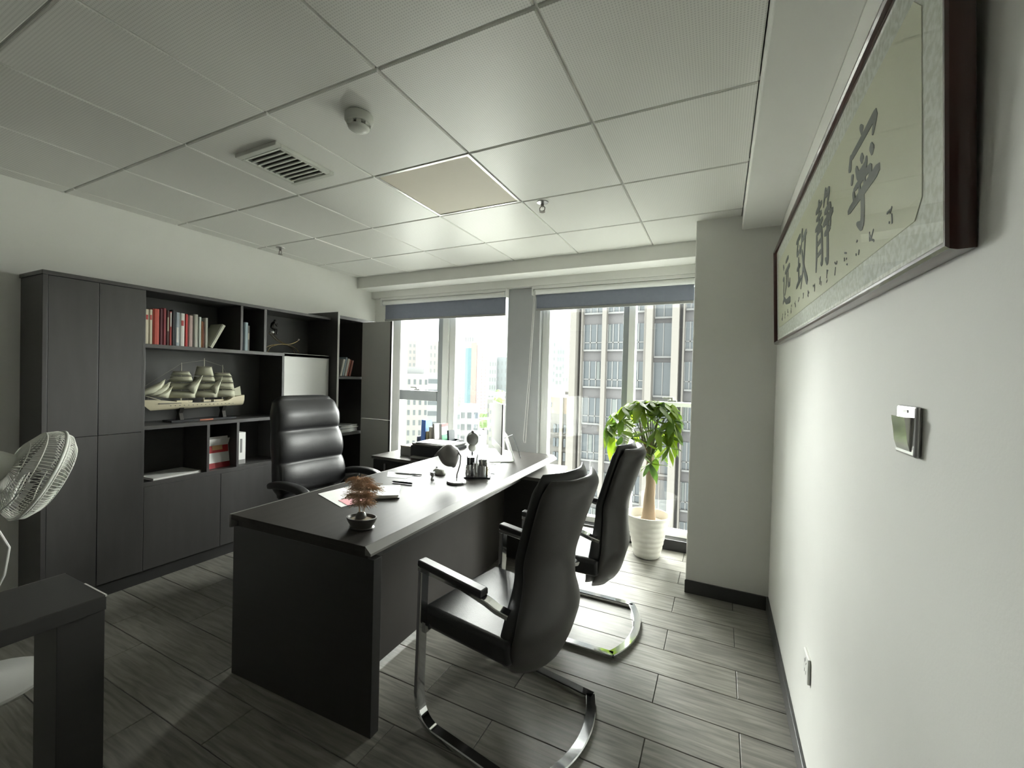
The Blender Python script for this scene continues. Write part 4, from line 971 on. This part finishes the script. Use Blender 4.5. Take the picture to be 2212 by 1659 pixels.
for k in range(34):
    fr_ = (k+.5)/34; az = k*2.39996; el = math.radians(85-125*fr_**.85)
    rr = .33*(.55+.45*fr_)
    heads.append((rr*math.cos(el)*math.cos(az)*1.12+.0, rr*math.cos(el)*math.sin(az)*.52-.045, 1.07+rr*math.sin(el)*.95))
heads += [(-.31, -.10, 1.03), (-.32, -.05, .98), (.21, .0, 1.14), (.19, -.1, 1.04), (.06, -.09, .80), (.03, -.12, .76)]
br = MB()
for k, h in enumerate(heads):
    h = (min(h[0], .17), h[1], h[2])
    b0 = Vector((.005, 0, .74+.1*((k*7) % 5)/5)); h = Vector(h); mid = b0.lerp(h, .5)+Vector((0, 0, .05))
    br.tube([b0, mid, h], [.005, .0035, .0025], 5)
    whorl(h, Vector((h.x, h.y*1.2, (h.z-.93)*1.2+.12)), r_.uniform(.14, .19), 5 if k % 3 else 6)
br.build('petioles', 'twig', pt)
br = MB()
for k in range(4): br.tube([(0, 0, .80), (.06*math.cos(k*1.7), .04*math.sin(k*1.7), .93), (.10*math.cos(k*1.7+.3), .06*math.sin(k*1.7+.3), 1.10)], [.013, .008, .004], 6)
br.build('branches', 'bark', pt)

# ================================================================== STANDING FAN
fn = thing('standing_fan', 'ivory standing fan tilted down in the near left corner', 'fan', (-2.80, .63, 0))
MB().lathe([(.198, 0), (.198, .012), (.18, .022), (.06, .034), (.03, .06)], 36).build('base', 'cabgrey', fn, smooth=True, angle=40)
MB().lathe([(.016, .03), (.016, .55), (.012, .551), (.012, .86)], 14, (-.10, -.10, 0)).build('pole', 'whiteplastic', fn)
MB().strap([(-.02, -.02, .045), (-.10, -.10, .05)], (1, -1, 0), .05, .03).build('pole_foot', 'cabgrey', fn)
# head: axis aims towards +x, +y and down a little
hc = at(82, 1024, x=-2.74)-Vector((-2.80, .63, 0)); ax = Vector((.10, .90, -.42)).normalized()
q = ax.to_track_quat('Z', 'Y').to_matrix().to_4x4(); HM = Matrix.Translation(hc) @ q
def hv(r, a, z): return HM @ Vector((r*math.cos(a), r*math.sin(a), z))
cgx = MB()
def cage(prof, n, name, thin=.0016):
    m = MB()
    for k in range(n):
        a = 2*math.pi*k/n; m.tube([hv(r, a+tw, z) for r, z, tw in prof], thin, 4, False)
    m.build(name, 'ivory', fn)['kind'] = 'stuff'
cage([(.045, -.10, 0), (.12, -.085, .03), (.175, -.055, .06), (.195, -.02, .08), (.197, 0, .09)], 84, 'rear_grille')
cage([(.197, 0, 0), (.19, .03, .02), (.155, .058, .05), (.09, .075, .09), (.04, .08, .12)], 84, 'front_grille')
m = MB()
for (r, z, w_) in ((.199, 0, .007), (.193, .012, .003), (.155, .058, .0022), (.175, -.055, .0022), (.12, -.085, .0022)): m.tube([hv(r, 2*math.pi*k/48, z) for k in range(49)], w_, 6, False)
m.build('grille_ring', 'ivory', fn, smooth=True, angle=0)
MB().loft([[hv(r, 6.2832*k/20, z) for k in range(20)] for r, z in ((.035, .082), (.042, .078), (.042, .07))]).build('front_badge', 'ivory', fn)
MB().loft([[hv(r, 6.2832*k/24, z) for k in range(24)] for r, z in ((.03, -.09), (.058, -.095), (.062, -.14), (.055, -.20), (.03, -.225))]).build('motor_housing', 'ivory', fn, smooth=True, angle=40)
for k in range(3):
    a0 = 2*math.pi*k/3
    MB().loft([[hv(.03+.14*u, a0+(.35+.75*u**.5)*(v-.5)*1.6, .02*(v-.5)-.02) for v in (0, .25, .5, .75, 1)] for u in (0, .3, .6, .85, 1)], closed=False).build('blade', 'cabgrey', fn, smooth=True)
hb = HM @ Vector((0, 0, -.15)); MB().tube([hb, Vector((-.10, -.10, .82))], [.022, .02], 10).build('neck', 'whiteplastic', fn)
cd = [HM @ Vector((0, 0, -.2)), Vector((.0, .03, .70)), Vector((.05, .06, .60)), Vector((.035, .05, .48)), Vector((-.02, .02, .35)), Vector((-.06, -.04, .12)), Vector((-.08, -.08, .05))]
MB().tube(cd, .0045, 6).build('power_cord', 'whiteplastic', fn, smooth=True)

# ================================================================== THINGS ON THE DESK
Z = DZ+.0005
def onp(px, py, z=Z): return at(px, py, z=z)
def sheet(name, label, cat, corners, m, z=Z, th=.0012, group=None, extra=None):
    P = [onp(*c, z=z) for c in corners]; c = sum(P, Vector())/len(P); t = thing(name, label, cat, (c.x, c.y, z), 0, group)
    loc = [Vector((p.x-c.x, p.y-c.y, 0)) for p in P]; n = len(loc)
    MB().add([v for v in loc]+[v+Vector((0, 0, th)) for v in loc], [tuple(reversed(range(n))), tuple(range(n, 2*n))]+[(i, (i+1) % n, (i+1) % n+n, i+n) for i in range(n)]).build('sheet', m, t)
    return t, loc
sheet('paper_sheet', 'white sheet of paper behind the dried bonsai', 'paper', ((687, 1067), (737, 1096), (812, 1074), (762, 1049)), 'paper')
sheet('paper_slip', 'small pink paper slip behind the bonsai pot', 'paper', ((731, 1081), (751, 1092), (806, 1080), (783, 1069)), 'pink', z=Z+.0016)
bk = thing('booklet', 'open grey printed booklet right of the dried bonsai', 'booklet', onp(832, 1066, Z+.002), math.radians(38))
for k, (dz, rot, m) in enumerate(((0, .06, 'greyplastic'), (.005, -.03, 'paper'), (.010, .02, 'paper'), (.014, 0, 'paperg'))):
    MB().box(-.075, .075, -.105, .105, dz, dz+.004, Matrix.Rotation(rot, 4, 'Z')).build('leaf_sheet', m, bk)
sheet('paper_sheet', 'pale printed sheet under the slim pen', 'paper', ((838, 1019), (908, 1022), (876, 1034), (836, 1030)), 'paperg')
def pen(label, a, b, r, m, cap):
    A_, B_ = onp(*a, z=Z+r), onp(*b, z=Z+r); d = B_-A_; L_ = d.length
    t = thing('pen', label, 'pen', (A_.x, A_.y, Z+.0013), math.atan2(d.y, d.x), 'pens on the desk')
    MB().tube([(0, 0, r), (.012, 0, r), (.014, 0, r), (L_*.55, 0, r), (L_*.55+.001, 0, r)], [.0008, r*.7, r, r, r*.9], 12).build('barrel', m, t, smooth=True, angle=40)
    MB().tube([(L_*.55, 0, r), (L_*.56, 0, r), (L_, 0, r)], [r*1.05, r*1.12, r*.95], 12).build('cap', cap, t, smooth=True, angle=40)
    MB().box(L_*.62, L_*.95, -r*.25, r*.25, r*2.05, r*2.3).build('clip', 'steel', t)
pen('slim grey pen lying on the printed sheet', (852, 1022), (911, 1026), .0045, 'greyplastic', 'steel')
pen('thick black pen lying left of the mouse', (846, 1040), (890, 1045), .006, 'darkplastic', 'darkplastic')
# computer mouse
p = onp(948, 1023); t = thing('computer_mouse', 'pale grey computer mouse on the desk', 'mouse', p, math.radians(-25))
MB().loft([superring(.004*k, 0, .038*math.sin(v*math.pi/2), .058*math.cos(v*math.pi/2)**.6+.001, .032*math.cos(v*math.pi/2)**.6+.001, 24, 2.6) for k, v in enumerate((0, .2, .4, .6, .8, .93, 1))]).build('shell', 'ivory', t, smooth=True, angle=0)
MB().tube([(-.03, -.003, .034), (-.03, .003, .034)], .008, 12).build('scroll_wheel', 'darkplastic', t)
MB().tube([(-.058, 0, .01), (-.09, .02, .004), (-.12, .08, .003)], .002, 5).build('cable', 'greyplastic', t)
# small clear paperweight
p = onp(934, 1036); t = thing('paperweight', 'little chrome and glass paperweight in front of the mouse', 'paperweight', p)
MB().lathe([(.012, 0), (.0125, .004), (.008, .012), (.007, .018), (.010, .022), (.010, .026)], 16).build('foot', 'chrome', t, smooth=True, angle=40)
MB().box(-.0125, .0125, -.011, .011, .026, .048).build('cube', 'chrome', t, bevel=.003)
# desk lamp with folded shade
p = onp(986, 1043); lm = thing('desk_lamp', 'small grey gooseneck desk lamp with a bowed shade', 'desk lamp', p)
MB().lathe([(.058, 0), (.060, .002), (.060, .010), (.056, .014), (.002, .014)], 36).build('base', 'steel', lm, smooth=True, angle=35)
neck = [Vector((0, 0, .012)), Vector((.002, 0, .05)), Vector((.018, .006, .11)), Vector((.022, .008, .165)), Vector((.0, .0, .20)), Vector((-.04, -.015, .205))]
MB().tube(neck, .0042, 8).build('gooseneck', 'lampgrey', lm, smooth=True)
hc = Vector((-.055, -.01, .165)); ax = Vector((-.42, -.35, -.84)).normalized(); HM = Matrix.Translation(hc) @ ax.to_track_quat('Z', 'Y').to_matrix().to_4x4()
rings = []
for k, (r, z) in enumerate(((.006, -.065), (.028, -.062), (.045, -.046), (.057, -.018), (.065, .014), (.070, .042))):
    rings.append([HM @ Vector((r*(1.0+.09*math.cos(2*q)*(k/5))*math.cos(q), r*1.15*(1+.09*math.cos(2*q)*(k/5))*math.sin(q), z+.012*math.cos(3*q)*(k/5))) for q in [6.2832*j/32 for j in range(32)]])
o = MB().loft(rings, cap=False).build('shade', 'lampgrey', lm, smooth=True, angle=0); o.modifiers.new('thick', 'SOLIDIFY').thickness = .003
MB().lathe([(.002, -.02), (.014, -.015), (.016, 0), (.012, .012), (.002, .016)], 12).build('bulb', 'whiteplastic', lm, smooth=True).matrix_local = HM
# organiser tray with cups
p = onp(1031, 1030); og = thing('desk_organiser', 'black desk organiser tray with chrome pen cups', 'organiser', p, math.radians(28))
MB().box(-.085, .085, -.05, .05, 0, .008).build('tray', 'darkplastic', og, bevel=.003)
for (x, y, r, h_, m) in ((-.055, -.02, .022, .085, 'chrome'), (-.010, -.025, .021, .10, 'chrome'), (.035, -.022, .020, .075, 'steel'), (-.03, .025, .022, .07, 'chrome')):
    MB().lathe([(r, .008), (r, h_), (r-.002, h_), (r-.002, .012), (.001, .012)], 20, (x, y, 0)).build('cup', m, og, smooth=True, angle=35)
MB().box(-.07, -.02, .0, .004, .07, .125).build('note_holder', 'darkplastic', og); MB().box(.005, .06, .015, .045, .008, .11).build('memo_box', 'greyplastic', og, bevel=.002)
MB().box(.052, .082, -.04, .01, .008, .075).build('clear_block', 'clear', og)
for k, (x, y, h_, m) in enumerate(((-.055, -.02, .135, 'darkplastic'), (-.050, -.012, .125, 'steel'), (-.012, -.02, .15, 'darkplastic'), (.035, -.02, .12, 'brass'), (-.005, -.03, .14, 'greyplastic'))):
    MB().tube([(x, y, .015), (x+.012*((k % 3)-1), y+.008, h_)], .0035, 8).build('stored_pen', m, og)
p = onp(1049, 1029); t = thing('glue_bottle', 'narrow olive yellow bottle in front of the organiser', 'bottle', p)
MB().lathe([(.012, 0), (.013, .003), (.013, .065), (.009, .072)], 18).build('body', 'yellow', t, smooth=True, angle=40); MB().lathe([(.0095, .072), (.0095, .092), (.005, .098)], 18).build('cap', 'ivory', t, smooth=True, angle=40)
t = thing('key_ring', 'small chrome key ring at the right of the organiser', 'key ring', onp(1058, 1022, Z))
MB().tube([(.014*math.cos(k*.2618), .004*math.sin(k*.5), .0165+.0145*math.sin(k*.2618)) for k in range(25)], .002, 6, False).build('ring', 'chrome', t); MB().box(.012, .04, -.006, .006, 0, .003).build('key', 'steel', t)
# all-in-one computer
nc, fc = Vector((-1.41, 2.735, 0)), Vector((-1.715, 3.15, 0)); mid = (nc+fc)/2; d = (fc-nc).normalized()
mc = thing('all_in_one_computer', 'silver white desktop computer seen edge-on at the far end of the desk', 'computer', (mid.x, mid.y, Z), math.atan2(d.y, d.x))
hw = (fc-nc).length/2       # local x along the screen, +y = towards the sitter
MB().box(-hw, hw, .0, .008, .085, .455).build('screen', 'darkplastic', mc, bevel=.002); MB().box(-hw, hw, .0, .009, .085, .145).build('chin', 'whiteplastic', mc, bevel=.002)
MB().loft([[Vector((s_*hw*f, y, z)) for (s_, z) in ((-1, .085+(1-f)*.1), (1, .085+(1-f)*.1), (1, .455-(1-f)*.1), (-1, .455-(1-f)*.1))] for f, y in ((1, 0), (.97, -.008), (.7, -.025), (.3, -.04))]).build('rear_shell', 'alu', mc, smooth=True, angle=50)
MB().strap([(0, -.035, .24), (0, -.06, .21), (0, -.125, .012), (0, -.11, .004), (0, .07, .004)], (1, 0, 0), .19, .007).build('stand', 'alu', mc, smooth=True, angle=40)
MB().tube([(.0, -.05, .17), (.0, -.12, .20), (.0, -.17, .08), (.05, -.20, .006), (.16, -.22, .004)], .003, 6).build('power_cable', 'darkplastic', mc, smooth=True)
t = thing('keyboard', 'slim white keyboard in front of the computer', 'keyboard', onp(1026, 994, Z), math.atan2(d.y, d.x))
MB().box(-.14, .14, -.05, .05, 0, .008).build('tray', 'alu', t, bevel=.002)
kb = MB().box(-.009, .009, -.0085, .0085, 0, .004).mesh('key_cap'); kb.materials.append(M['whiteplastic'])
for i in range(12):
    for j in range(4): inst(kb, 'key_cap', t, (-.124+i*.0225, -.033+j*.022, .008))
sheet('paper_sheet', 'bright white document under the computer stand', 'paper', ((1042, 1000), (1075, 1004), (1096, 990), (1060, 985)), 'paper')
# round ornament
p = onp(1020, 984); t = thing('globe_ornament', 'round grey globe ornament with a white ring on a stand', 'ornament', p)
def ball(r, c, n=14): return MB().lathe([(max(.001, r*math.sin(math.pi*k/n)), -r*math.cos(math.pi*k/n)) for k in range(n+1)], 22, c)
MB().lathe([(.04, 0), (.04, .006), (.008, .01), (.007, .04)], 20).build('stand', 'darkplastic', t, smooth=True, angle=40)
ball(.034, (0, 0, .066)).build('lower_ball', 'whiteplastic', t, smooth=True); ball(.050, (0, 0, .137)).build('globe', 'greyplastic', t, smooth=True)
MB().tube([(.053*math.cos(k*.2618), 0, .137+.053*math.sin(k*.2618)) for k in range(25)], .0035, 6, False).build('ring', 'whiteplastic', t)
ball(.012, (0, 0, .196)).build('finial', 'brass', t, smooth=True)
# dried bonsai
p = onp(781, 1141); bs = thing('dried_bonsai', 'dried brown asparagus fern bonsai in an oval grey pot', 'bonsai', p, math.radians(12))
MB().lathe([(.046, 0), (.05, .002), (.056, .007), (.05, .009), (.047, .01), (.06, .03), (.066, .043), (.066, .049), (.060, .049), (.056, .04), (.001, .038)], 36, sx=1, sy=.72).build('pot', 'bonsaipot', bs, smooth=True, angle=50)
MB().lathe([(.055, .0385), (.03, .043), (.002, .045)], 20, sx=1, sy=.7).build('soil', 'soil', bs); ball(.022, (-.004, 0, .05)).build('rock', 'bonsaipot', bs, smooth=True)
st = MB(); rr = random.Random(9)
tops = []
for k in range(7):
    a = rr.uniform(0, 6.28); tp = Vector((.03*math.cos(a), .02*math.sin(a), rr.uniform(.10, .20))); tops.append(tp)
    st.tube([(.008*math.cos(a)-.004, .006*math.sin(a), .045), (.012*math.cos(a), .01*math.sin(a), .085), tp], .0013, 5)
st.build('stems', 'dry', bs)
fo = MB()
for (zc, rx, n, xo) in ((.105, .060, 190, .004), (.135, .078, 330, -.004), (.168, .080, 360, .010), (.198, .062, 260, -.012)):
    for k in range(n):
        a = rr.uniform(0, 6.283); r0 = rr.uniform(0, .45)*rx; r1 = min(rx*1.15, r0+rr.uniform(.3, .8)*rx); da = rr.uniform(-.5, .5)
        z0 = zc+rr.uniform(-.008, .012)
        fo.tube([(xo+r0*math.cos(a), r0*math.sin(a)*.75, z0), (xo+(r0+r1)/2*math.cos(a+da*.5), (r0+r1)/2*math.sin(a+da*.5)*.75, z0+rr.uniform(.0, .012)), (xo+r1*math.cos(a+da), r1*math.sin(a+da)*.75, z0+rr.uniform(-.012, .008))], .0008, 3, False)
fo.build('dry_foliage', 'dry', bs)['kind'] = 'stuff'

# ================================================================== THINGS ON THE SIDE CABINET
ZS = SZT+.0005
pr = thing('printer', 'dark desktop printer with papers on its lid on the side cabinet', 'printer', (-2.26, 3.125, ZS), math.radians(0))
MB().box(-.20, .20, -.14, .17, .0, .12).build('body', 'darkplastic', pr, bevel=.012); MB().box(-.19, .19, -.13, .165, .12, .138).build('lid', 'greyplastic', pr, bevel=.006)
MB().box(-.16, .16, -.19, -.14, .015, .03).build('paper_tray', 'greyplastic', pr, bevel=.003)
ls = thing('paper_stack', 'loose white papers lying on the printer lid', 'papers', (-2.26, 3.125, ZS+.1385))
for k in range(4): MB().box(-.16, .15, -.115, .12, .002*k, .002*k+.0016, Matrix.Rotation((k-1.5)*.06, 4, 'Z')).build('sheet', 'paper' if k % 2 == 0 else 'paperg', ls)
bx2 = thing('cardboard_box', 'low dark box with a beige lid left of the printer', 'box', (-2.555, 3.13, ZS))
MB().box(-.075, .075, -.075, .10, 0, .082).build('carton', 'greyplastic', bx2, bevel=.002); MB().box(-.076, .076, -.076, .101, .082, .09).build('lid', mat('beige_card', (.48, .42, .34), .7), bx2); MB().box(-.05, .05, .0, .012, .09, .0905).build('lid_slot', 'darkplastic', bx2)
fh = thing('file_holder', 'dark open file holder standing behind the printer', 'file holder', (-2.44, 3.37, ZS))
MB().box(-.21, .25, -.055, .06, 0, .006).build('tray', 'darkplastic', fh); MB().box(-.21, -.206, -.055, .06, .006, .14).build('side', 'darkplastic', fh); MB().box(.246, .25, -.055, .06, .006, .14).build('side', 'darkplastic', fh); MB().box(-.206, .246, .054, .06, .006, .14).build('back', 'darkplastic', fh)
def sbook(x, th, h_, w_, c, label, lean, z=ZS+.0065, band=None):
    t = thing('book', label, 'book', (x, 3.37, z), 0, 'files in the holder by the window'); t.rotation_euler = (0, lean, 0)
    MB().box(-th/2, -th/2+.002, -w_/2, w_/2, 0, h_).box(th/2-.002, th/2, -w_/2, w_/2, 0, h_).box(-th/2+.002, th/2-.002, -w_/2, -w_/2+.002, 0, h_).build('cover', bookm(c), t)
    MB().box(-th/2+.002, th/2-.002, -w_/2+.002, w_/2-.004, .002, h_-.003).build('pages', 'paper', t)
    if band:
        for (c2, z0, z1) in band: MB().box(th/2, th/2+.001, -w_/2, w_/2, h_*z0, h_*z1).build('cover_panel', bookm(c2), t)
    return t
sbook(-.145-2.44, .05, .30, .10, (.06, .16, .50), 'tall blue ring binder in the file holder', .03)
sbook(-.090-2.44, .022, .19, .09, (.36, .33, .20), 'olive beige book right of the blue binder', -.06)
sbook(-.048-2.44, .03, .235, .09, (.45, .43, .38), 'cream hardback in the file holder', -.06)
sbook(-.010-2.44, .02, .27, .09, (.30, .29, .28), 'grey brochure behind the green book', -.05)
sbook(.075-2.44, .03, .275, .10, (.55, .55, .55), 'white book with red top and green cover panel', -.05, band=(((.50, .06, .06), .9, 1), ((.05, .26, .13), .05, .62)))
sbook(.165-2.44, .02, .22, .10, (.03, .04, .05), 'black spiral notebook at the right of the holder', -.08)
